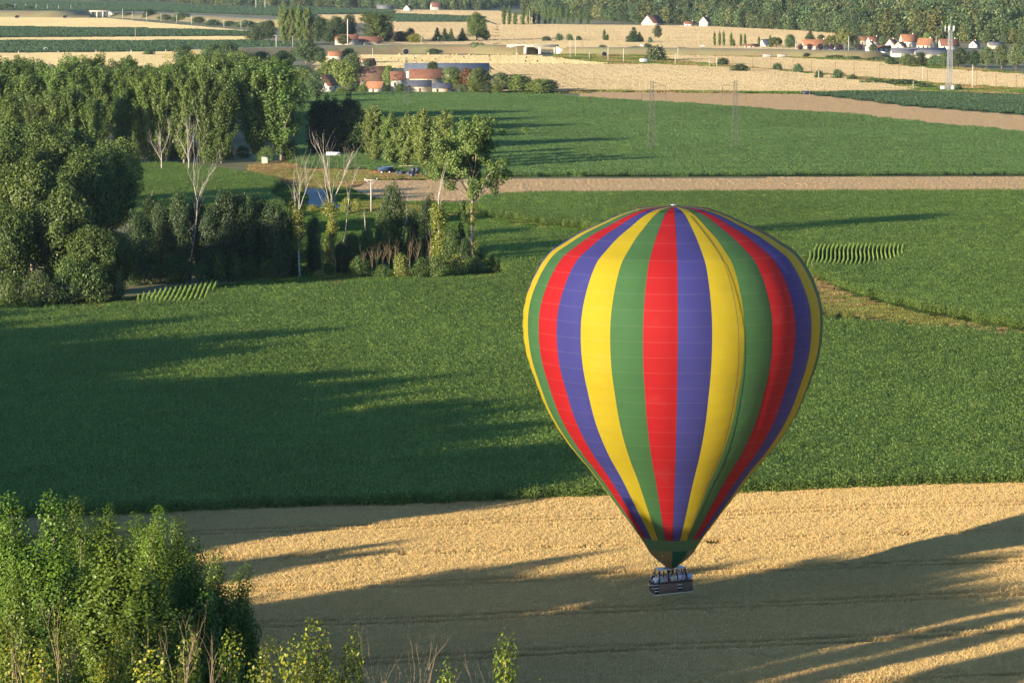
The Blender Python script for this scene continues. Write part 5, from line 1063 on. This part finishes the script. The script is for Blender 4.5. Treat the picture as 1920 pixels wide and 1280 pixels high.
# ================================================================== the hot-air balloon
BX, BY = at_depth(1261, 700, FPX / 22)[:2]
def fabric(name, c, trans=.5, seam=True):
    m, t, o = new_mat(name)
    tc = N(t, 'ShaderNodeTexCoord'); sx = N(t, 'ShaderNodeSeparateXYZ'); t.links.new(tc.outputs['Object'], sx.inputs[0])
    nz = N(t, 'ShaderNodeTexNoise'); nz.inputs['Scale'].default_value = .35; nz.inputs['Detail'].default_value = 5; t.links.new(tc.outputs['Object'], nz.inputs['Vector'])
    col = ramp(t, nz.outputs[0], [(.25, mul(c, .9)), (.62, c), (.85, tuple(x * .92 + .025 for x in c))])
    if seam:     # stitched horizontal seams every metre, a little paler
        ad = N(t, 'ShaderNodeMath', operation='MULTIPLY_ADD'); t.links.new(nz.outputs[0], ad.inputs[0]); ad.inputs[1].default_value = .12; t.links.new(sx.outputs['Z'], ad.inputs[2])
        md = N(t, 'ShaderNodeMath', operation='MODULO'); t.links.new(ad.outputs[0], md.inputs[0]); md.inputs[1].default_value = 1.28
        lt = N(t, 'ShaderNodeMath', operation='LESS_THAN'); t.links.new(md.outputs[0], lt.inputs[0]); lt.inputs[1].default_value = .075
        mx = N(t, 'ShaderNodeMix', data_type='RGBA'); f = N(t, 'ShaderNodeMath', operation='MULTIPLY'); t.links.new(lt.outputs[0], f.inputs[0]); f.inputs[1].default_value = .035
        t.links.new(f.outputs[0], mx.inputs[0]); t.links.new(col, mx.inputs[6]); mx.inputs[7].default_value = (.75, .70, .62, 1); col = mx.outputs[2]
    d = N(t, 'ShaderNodeBsdfPrincipled'); d.inputs['Roughness'].default_value = .7; d.inputs['Specular IOR Level'].default_value = .15
    tr = N(t, 'ShaderNodeBsdfTranslucent'); mx2 = N(t, 'ShaderNodeMixShader'); mx2.inputs[0].default_value = trans
    n2 = N(t, 'ShaderNodeTexNoise'); n2.inputs['Scale'].default_value = .9; n2.inputs['Detail'].default_value = 2; t.links.new(tc.outputs['Object'], n2.inputs['Vector'])
    bp_ = N(t, 'ShaderNodeBump'); bp_.inputs['Strength'].default_value = .12; bp_.inputs['Distance'].default_value = .4; t.links.new(n2.outputs[0], bp_.inputs['Height']); t.links.new(bp_.outputs[0], d.inputs['Normal'])
    t.links.new(col, d.inputs['Base Color']); gm = N(t, 'ShaderNodeGamma'); gm.inputs['Gamma'].default_value = .62; t.links.new(col, gm.inputs[0]); t.links.new(gm.outputs[0], tr.inputs['Color']); t.links.new(d.outputs[0], mx2.inputs[1]); t.links.new(tr.outputs[0], mx2.inputs[2]); t.links.new(mx2.outputs[0], o.inputs[0])
    return m
FAB = [fabric('blue_nylon', (.050, .053, .235)), fabric('yellow_nylon', (.50, .385, .02)), fabric('green_nylon', (.056, .155, .056)), fabric('red_nylon', (.43, .014, .018))]
FAB_N = ['blue', 'yellow', 'green', 'red']
skirt_brown = fabric('brown_nomex', (.30, .21, .08), .3, False); skirt_green = fabric('green_nomex', (.015, .12, .06), .3, False); band_green = fabric('pale_green_nylon', (.12, .22, .09), .35, False)
PROF = [(388.5, 6), (390, 35), (395, 76), (405, 105), (417, 131), (436, 172), (455, 203), (473, 229), (500, 249), (526, 262), (550, 271), (575, 276.5), (600, 278), (625, 277), (667, 270), (707, 257), (767, 233), (831, 193), (877, 155), (936, 111), (1003, 61)]
def prof_m(py, hw):
    z = height_at(BY, py); dep = BY * CT + (CAMH - z) * ST
    return z, hw * dep / FPX
PM = [prof_m(*p) for p in PROF]
zs = np.array([p[0] for p in PM]); rs = np.array([p[1] for p in PM])
arc = np.concatenate([[0], np.cumsum(np.hypot(np.diff(zs), np.diff(rs)))])
tt = np.linspace(0, arc[-1], 168)
def smooth_interp(t, x, y):       # monotone cubic
    h = np.diff(x); dl = np.diff(y) / h; m_ = np.concatenate([[dl[0]], (dl[:-1] * h[1:] + dl[1:] * h[:-1]) / (h[1:] + h[:-1]), [dl[-1]]])
    i = np.clip(np.searchsorted(x, t) - 1, 0, len(h) - 1); s = (t - x[i]) / h[i]
    return (2 * s ** 3 - 3 * s ** 2 + 1) * y[i] + (s ** 3 - 2 * s ** 2 + s) * h[i] * m_[i] + (-2 * s ** 3 + 3 * s ** 2) * y[i + 1] + (s ** 3 - s ** 2) * h[i] * m_[i + 1]
ZP, RP = smooth_interp(tt, arc, zs), smooth_interp(tt, arc, rs)
zbase = height_at(BY, 1109)
fv = np.array([-BX, -BY]) / math.hypot(BX, BY); rv = np.array([-fv[1], fv[0]])      # towards the camera, and to its right
if rv[0] < 0: rv = -rv
balloon = empty('hot_air_balloon', (BX, BY, zbase)); tag(balloon, 'striped hot-air balloon in red, yellow, green and blue floating low over the wheat', 'balloon')
NG, A0 = 28, math.radians(1.86)
def pt(th, r, z): d = fv * math.cos(th) + rv * math.sin(th); return (d[0] * r, d[1] * r, z - zbase)
def gore_mesh(k, ncol=9, zr=(0, None), ZP=ZP, RP=RP, bulge=.018, mat=None, name='gore'):
    a = A0 + k * 2 * math.pi / NG; V_ = []; rng = np.random.default_rng(k + 5); wob = rng.normal(0, 1, 6)
    for j in range(len(ZP)):
        f = j / (len(ZP) - 1)
        for i in range(ncol):
            u = i / (ncol - 1); th = a + u * 2 * math.pi / NG
            wv = 1 + .12 * math.sin(f * 9 + wob[0]) + .10 * math.sin(f * 23 + wob[1])
            b_ = bulge * 4 * u * (1 - u) * RP[j] * wv * (.35 + .65 * math.sin(math.pi * min(1, f * .9 + .08)))
            b_ *= .86 + .20 * abs(math.sin(math.pi * ZP[j] / 1.28))
            c = math.cos(math.pi / NG) / math.cos((u - .5) * 2 * math.pi / NG)
            V_.append(pt(th, RP[j] * c + b_, ZP[j]))
    F_ = [(j * ncol + i, (j + 1) * ncol + i, (j + 1) * ncol + i + 1, j * ncol + i + 1) for j in range(len(ZP) - 1) for i in range(ncol - 1)]
    return np_mesh(name, np.array(V_), np.array(F_), [mat], True)
for k in range(NG):
    o = link('gore', gore_mesh(k, mat=FAB[k % 4]), balloon); o['label'] = 'long %s fabric gore of the balloon' % FAB_N[k % 4]
# load tapes along the joins
for k in range(NG):
    a = A0 + k * 2 * math.pi / NG; mb = MB(); idx = list(range(6, len(ZP), 4))
    mb.tube([pt(a, RP[j] * math.cos(math.pi / NG) + .015, ZP[j]) for j in idx], .022, 4, False); mb.build('load_tape', FAB[(k + 1) % 4] if k % 2 else M['pad_black'], balloon)
# parachute vent resting in the top, lifted a little
mats = FAB; V_, F_, mi = [], [], []
rv_top = 3.2; V_.append((0, 0, ZP[0] - zbase + .02)); NR = 4
for j in range(1, NR + 1):
    for k in range(NG * 2):
        th = A0 + k * math.pi / NG; rr = rv_top * j / NR; z = float(np.interp(rr, RP[:80], ZP[:80])) + .07 + (.05 if (k % 2 and j == NR) else 0); V_.append(pt(th, rr, z))
n2 = NG * 2; tri = [(0, 1 + k, 1 + (k + 1) % n2) for k in range(n2)]; qd = [(1 + (j - 1) * n2 + k, 1 + j * n2 + k, 1 + j * n2 + (k + 1) % n2, 1 + (j - 1) * n2 + (k + 1) % n2) for j in range(1, NR) for k in range(n2)]
link('parachute_vent', np_mesh('parachute_vent', np.array(V_), [np.array(tri), np.array(qd)], FAB, True, [(k // 2) % 4 for k in range(n2)] + [(k // 2) % 4 for j in range(1, NR) for k in range(n2)]), balloon)
MB().tube([(math.cos(a) * .22, math.sin(a) * .22, ZP[0] - zbase + .2) for a in np.linspace(0, 6.2832, 13)], .05, 6).build('crown_ring', M['steel'], balloon)
# vent cord lying over the yellow gore
a = math.radians(19.5); mb = MB(); mb.tube([pt(a + math.radians(6) * math.sin(j / 168 * 2.2), RP[j] * 1.022 + .02, ZP[j]) for j in range(16, 168, 4)], .022, 4, False); mb.build('vent_cord', M['pad_black'], balloon)
# green band and mouth skirt
Zb = np.array([prof_m(p, h_)[0] for p, h_ in ((1003, 61), (1010, 56), (1017, 51.5), (1025, 46.5))]); Rb = np.array([prof_m(p, h_)[1] for p, h_ in ((1003, 61), (1010, 56), (1017, 51.5), (1025, 46.5))])
for k in range(NG): o = link('band_panel', gore_mesh(k, 4, ZP=Zb, RP=Rb, bulge=.015, mat=band_green, name='band_panel'), balloon)
SK = ((1025, 46.5), (1033, 42), (1041, 35), (1049, 26), (1056, 17), (1062, 11)); Zs = np.array([prof_m(*p)[0] for p in SK]); Rs = np.array([prof_m(*p)[1] for p in SK])
for k in range(NG):
    o = link('skirt_panel', gore_mesh(k, 4, ZP=Zs, RP=Rs, bulge=.02, mat=skirt_green if k in (0, 1, 2, 14, 15) else skirt_brown, name='skirt_panel'), balloon)
# basket
BL, BW_, BH = 3.4, 1.5, .96
bsk = empty('basket', (0, 0, 0)); bsk.parent = balloon
bsk.rotation_euler = (0, math.radians(-3.0), math.radians(15) - math.atan2(BX, BY) * .0)
m, t, o = new_mat('wicker')
tc = N(t, 'ShaderNodeTexCoord'); wv = N(t, 'ShaderNodeTexWave', wave_type='BANDS', bands_direction='Z'); wv.inputs['Scale'].default_value = 6; wv.inputs['Distortion'].default_value = 1.5
t.links.new(tc.outputs['Object'], wv.inputs['Vector']); b = N(t, 'ShaderNodeBsdfPrincipled'); b.inputs['Roughness'].default_value = .8
t.links.new(ramp(t, wv.outputs[0], [(0, (.085, .048, .03)), (1, (.26, .155, .095))]), b.inputs['Base Color'])
bp = N(t, 'ShaderNodeBump'); bp.inputs['Strength'].default_value = .6; bp.inputs['Distance'].default_value = .03; t.links.new(wv.outputs[0], bp.inputs['Height']); t.links.new(bp.outputs[0], b.inputs['Normal']); t.links.new(b.outputs[0], o.inputs[0])
for s in (-1, 1):
    MB().box((0, s * BW_ / 2, BH / 2), (BL, .07, BH)).build('wicker_side', M['wicker'], bsk)
    MB().box((s * BL / 2, 0, BH / 2), (.07, BW_ - .074, BH)).build('wicker_end', M['wicker'], bsk)
for s in (-.6, .6): MB().box((s, 0, BH * .48), (.05, BW_ - .08, BH * .92)).build('partition', M['wicker'], bsk)
MB().box((0, 0, .03), (BL - .1, BW_ - .1, .06)).build('floor', M['door_wood'], bsk)
rim = [(-BL / 2, -BW_ / 2, BH + .03), (BL / 2, -BW_ / 2, BH + .03), (BL / 2, BW_ / 2, BH + .03), (-BL / 2, BW_ / 2, BH + .03), (-BL / 2, -BW_ / 2, BH + .03)]
mb = MB()
for a_, b_ in zip(rim[:-1], rim[1:]): mb.tube([a_, b_], .075, 8)
mb.build('padded_rim', M['leather'], bsk)
mb = MB()
for a_, b_ in zip(rim[:-1], rim[1:]): mb.tube([(a_[0], a_[1], .03), (b_[0], b_[1], .03)], .05, 6)
mb.build('base_skid', M['rope'], bsk)
for (x_, y_, z_, en) in ((.55, -BW_ / 2 - .045, .62, 0), (.55, -BW_ / 2 - .045, .34, 0), (-1.55, -BW_ / 2 - .045, .78, 0), (-1.55, -BW_ / 2 - .045, .5, 0), (-1.55, -BW_ / 2 - .045, .24, 0), (-BL / 2 - .045, -.4, .72, 1), (-BL / 2 - .045, -.4, .42, 1), (-BL / 2 - .045, .3, .58, 1)):
    h_ = MB().box((x_, y_, z_), (.3, .03, .16) if not en else (.03, .3, .16)).build('foothold', M['opening_shade'], bsk)  # solid dark box stands in for a shaded hole
    MB().box((x_ - (.01 if en else 0), y_ - (0 if en else .01), z_ + .11), (.34, .05, .06) if not en else (.05, .34, .06)).build('foothold_edge', M['rope'], h_)
# uprights, burner frame, burners, cables
ZF = BH + 1.12
for sx in (-1.15, -.38, .38, 1.15):
    for sy in (-1, 1): MB().tube([(sx * 1.12, sy * BW_ / 2, BH), (sx, sy * .55, ZF)], .055, 8).build('upright', M['pad_black'], bsk)
bf = empty('burner_frame', (0, 0, 0)); bf.parent = bsk
for s in (-1, 1):
    MB().box((s * .74, 0, ZF + .05), (.72, .9, .05)).build('heat_shield', M['frame_white'], bf)
mb = MB()
for sy in (-.6, .6): mb.tube([(-1.2, sy, ZF), (1.2, sy, ZF)], .045, 6)
for sx in (-1.2, 1.2): mb.tube([(sx, -.6, ZF), (sx, .6, ZF)], .045, 6)
mb.build('frame_tube', M['steel'], bf)
for sx in (-.2, .2):
    for sy in (-.2, .2):
        MB().tube([(sx, sy, ZF - .1), (sx, sy, ZF + .35)], [.13, .16], 12).build('burner_can', M['steel'], bf)
        MB().tube([(sx, sy, ZF - .35), (sx, sy, ZF - .1)], [.05, .07], 8).build('valve_block', M['pad_black'], bf)
zt = float(Zs[-1]) - zbase
for k, (sx, sy) in enumerate(((-1.2, -.6), (1.2, -.6), (1.2, .6), (-1.2, .6))):
    for q in (-1, 1):
        e = Vector((sx * 1.35 + q * .5 * (1 if sx > 0 else 1) * 0, sy * 2.6, zt + 1.5)); e2 = (e[0] * (1 + .25 * q), e[1] * (1 - .25 * q), e[2])
        MB().tube([(sx, sy, ZF), e2], .012, 4).build('flying_wire', M['steel'], bsk)

# ------------------------------------------------------------------ people in the basket
def skin_mesh(name, verts, edges, radii, mat, lev=2):
    me = bpy.data.meshes.new(name); me.from_pydata([tuple(v) for v in verts], edges, []); ob = bpy.data.objects.new(name, me); COL.objects.link(ob)
    md = ob.modifiers.new('skin', 'SKIN'); sk = me.skin_vertices[0].data if me.skin_vertices else None
    if sk is None:
        bpy.context.view_layer.objects.active = ob; me.attributes; 
        bpy.context.view_layer.update(); sk = me.skin_vertices[0].data
    for i, r_ in enumerate(radii): sk[i].radius = r_ if isinstance(r_, tuple) else (r_, r_)
    sk[0].use_root = True; md.use_smooth_shade = True
    sb = ob.modifiers.new('sub', 'SUBSURF'); sb.levels = lev; sb.render_levels = lev
    bpy.context.view_layer.update(); dg = bpy.context.evaluated_depsgraph_get(); res = bpy.data.meshes.new_from_object(ob.evaluated_get(dg))
    bpy.data.objects.remove(ob, do_unlink=True); res.materials.clear(); res.materials.append(mat); res.name = name
    return res
def person(loc, rz, h, shirt, hair, label, pose, hat=None):
    """a standing adult, pelvis first; pose: hands (left, right) as offsets from the shoulders"""
    s = h / 1.72; r = empty('person', loc, rz, (s, s, s)); tag(r, label, 'person', 'passengers in the basket')
    P = {}; P['pel'] = (0, 0, .92); P['chest'] = (.02, 0, 1.25); P['neck'] = (.03, 0, 1.46); P['hd'] = (.05, 0, 1.58); P['top'] = (.05, 0, 1.66)
    vs = [P['pel'], P['chest'], P['neck'], P['hd'], P['top']]; ed = [(0, 1), (1, 2), (2, 3), (3, 4)]; rd = [(.15, .125), (.165, .12), (.058, .058), (.085, .095), (.07, .075)]
    cl_v, cl_e, cl_r = [P['pel'], P['chest'], (.03, 0, 1.40)], [(0, 1), (1, 2)], [(.165, .14), (.185, .135), (.10, .085)]
    for k, sd in enumerate((-1, 1)):
        sh = np.array((.02, sd * .17, 1.38)); hd = sh + np.array(pose[k]) * (1, sd, 1); el = (sh + hd) / 2 + np.array((-.06, sd * .07, -.10)); b0 = len(vs)
        tip = hd + (hd - el) / np.linalg.norm(hd - el) * .09
        vs += [sh, el, hd, tip]; ed += [(1, b0), (b0, b0 + 1), (b0 + 1, b0 + 2), (b0 + 2, b0 + 3)]; rd += [.062, .045, .034, (.042, .02)]
        c0 = len(cl_v); cl_v += [sh, el + (sh - el) * .25]; cl_e += [(1, c0), (c0, c0 + 1)]; cl_r += [.085, .072]
        hp, kn, an, to = (0, sd * .09, .86), (.02, sd * .10, .48), (0, sd * .10, .08), (.14, sd * .11, .04); b0 = len(vs)
        vs += [hp, kn, an, to]; ed += [(0, b0), (b0, b0 + 1), (b0 + 1, b0 + 2), (b0 + 2, b0 + 3)]; rd += [.088, .062, .045, .04]
    link('body', skin_mesh('body', vs, ed, rd, M['skin'], 1), r)
    link('shirt', skin_mesh('shirt', cl_v, cl_e, cl_r, shirt, 1), r)
    tv = [(0, 0, .95), (0, -.095, .84), (.02, -.105, .48), (0, -.105, .12), (0, .095, .84), (.02, .105, .48), (0, .105, .12)]
    link('trousers', skin_mesh('trousers', tv, [(0, 1), (1, 2), (2, 3), (0, 4), (4, 5), (5, 6)], [(.16, .13), .105, .078, .06, .105, .078, .06], M['jeans'], 1), r)
    bm = bmesh.new(); bmesh.ops.create_uvsphere(bm, u_segments=12, v_segments=8, radius=1)
    for v in bm.verts:
        v.co = Vector((v.co.x * .105 - .015, v.co.y * .092, max(v.co.z, -.55 if v.co.x < .1 else .15) * .115)) + Vector((.05, 0, 1.625))
    me = bpy.data.meshes.new('hair'); bm.to_mesh(me); bm.free(); me.materials.append(M[hair]); link('hair', me, r)
    bm = bmesh.new(); bmesh.ops.create_cone(bm, segments=6, radius1=.016, radius2=.004, depth=.035, cap_ends=True); me = bpy.data.meshes.new('nose'); bm.to_mesh(me); bm.free(); me.materials.append(M['skin']); link('nose', me, r, (.148, 0, 1.585), (0, 1.9, 0))
    for sd in (-1, 1): MB().box((.138, sd * .033, 1.612), (.012, .022, .012)).build('eye', M['hair_dark'], r)
    if hat:
        hb = MB().tube([(.04, 0, 1.69), (.04, 0, 1.705)], [.17, .165], 14).tube([(.04, 0, 1.70), (.04, 0, 1.79)], [.105, .09], 12).build('hat', M[hat], r)
for nm, c in (('white_cotton', (.75, .74, .72)), ('cyan_cotton', (.25, .62, .70)), ('pale_blue_cotton', (.36, .44, .68)), ('pink_cotton', (.50, .28, .30)), ('grey_cotton', (.38, .40, .42)), ('black_cotton', (.02, .02, .025)), ('navy_cotton', (.03, .05, .13)), ('mauve_cotton', (.36, .26, .40)), ('beige_cotton', (.55, .47, .36)), ('jeans', (.05, .08, .16)), ('straw_hat', (.70, .60, .42))): flat_mat(nm, c, .8, .12, 4)
def bpos(x_, y_): 
    q = bsk.matrix_basis @ Vector((x_, y_, .08)); return (BX + q.x, BY + q.y, zbase + q.z)
FACE = -math.pi / 2
HND = ((.28, .02, -.30), (.28, .02, -.30)); UP = ((.30, .0, .12), (.30, .0, .12)); DN = ((.06, .06, -.55), (.06, .06, -.55)); MIX = ((.30, .0, .05), (.1, .05, -.5))
PEOPLE = [(-1.52, -.42, -.4, 1.68, 'white_cotton', 'hair_brown', 'person in white at the left end of the basket', HND, None), (-1.45, .38, .5, 1.74, 'black_cotton', 'hair_dark', 'person in black behind the left corner of the basket', DN, None), (-1.08, -.46, -.1, 1.66, 'cyan_cotton', 'hair_dark', 'person in a light blue top holding up both hands', UP, None),
          (-.98, .30, .3, 1.76, 'white_cotton', 'hair_dark', 'person in white behind the light blue top', MIX, None), (-.72, -.44, .1, 1.62, 'pink_cotton', 'hair_brown', 'person in dull pink left of the basket middle', HND, None), (-.42, -.30, 0, 1.70, 'mauve_cotton', 'hair_grey', 'grey-haired person in mauve left of the basket middle', HND, None), (-.12, .02, .0, 1.80, 'black_cotton', 'hair_dark', 'person in black under the burner', UP, None),
          (-.02, -.46, .1, 1.64, 'beige_cotton', 'hair_dark', 'person in beige leaning over the front middle rim', HND, None), (.30, -.45, -.2, 1.66, 'grey_cotton', 'hair_dark', 'person in grey right of the basket middle', HND, None), (.52, -.46, .2, 1.70, 'white_cotton', 'hair_grey', 'person in a white top right of the middle', HND, None), (.78, .20, .0, 1.72, 'mauve_cotton', 'hair_dark', 'person in mauve behind the right half of the basket', HND, 'straw_hat'),
          (.98, -.45, .1, 1.68, 'mauve_cotton', 'hair_dark', 'person in mauve at the front rim of the right half', HND, None), (1.22, .30, .2, 1.74, 'navy_cotton', 'hair_dark', 'person in navy near the right end of the basket', DN, None), (1.52, -.38, .3, 1.72, 'pale_blue_cotton', 'hair_dark', 'person in a pale blue shirt at the right end of the basket', HND, None)]
for x_, y_, dr, h_, sh_, ha_, l, ps, ht in PEOPLE: person(bpos(x_, y_), FACE + dr + .2, h_, M[sh_], ha_, l, ps, ht)

# ------------------------------------------------------------------ the air: thin pale haze
m, t, o = new_mat('haze_air')
vol = N(t, 'ShaderNodeVolumePrincipled'); vol.inputs['Color'].default_value = (.62, .78, 1.0, 1); vol.inputs['Density'].default_value = HAZE; vol.inputs['Anisotropy'].default_value = .1
t.links.new(vol.outputs[0], o.inputs['Volume'])
hz = MB().box((0, 4700, 35.5), (8000, 10600, 73)).build('haze', m); tag(hz, kind='stuff')
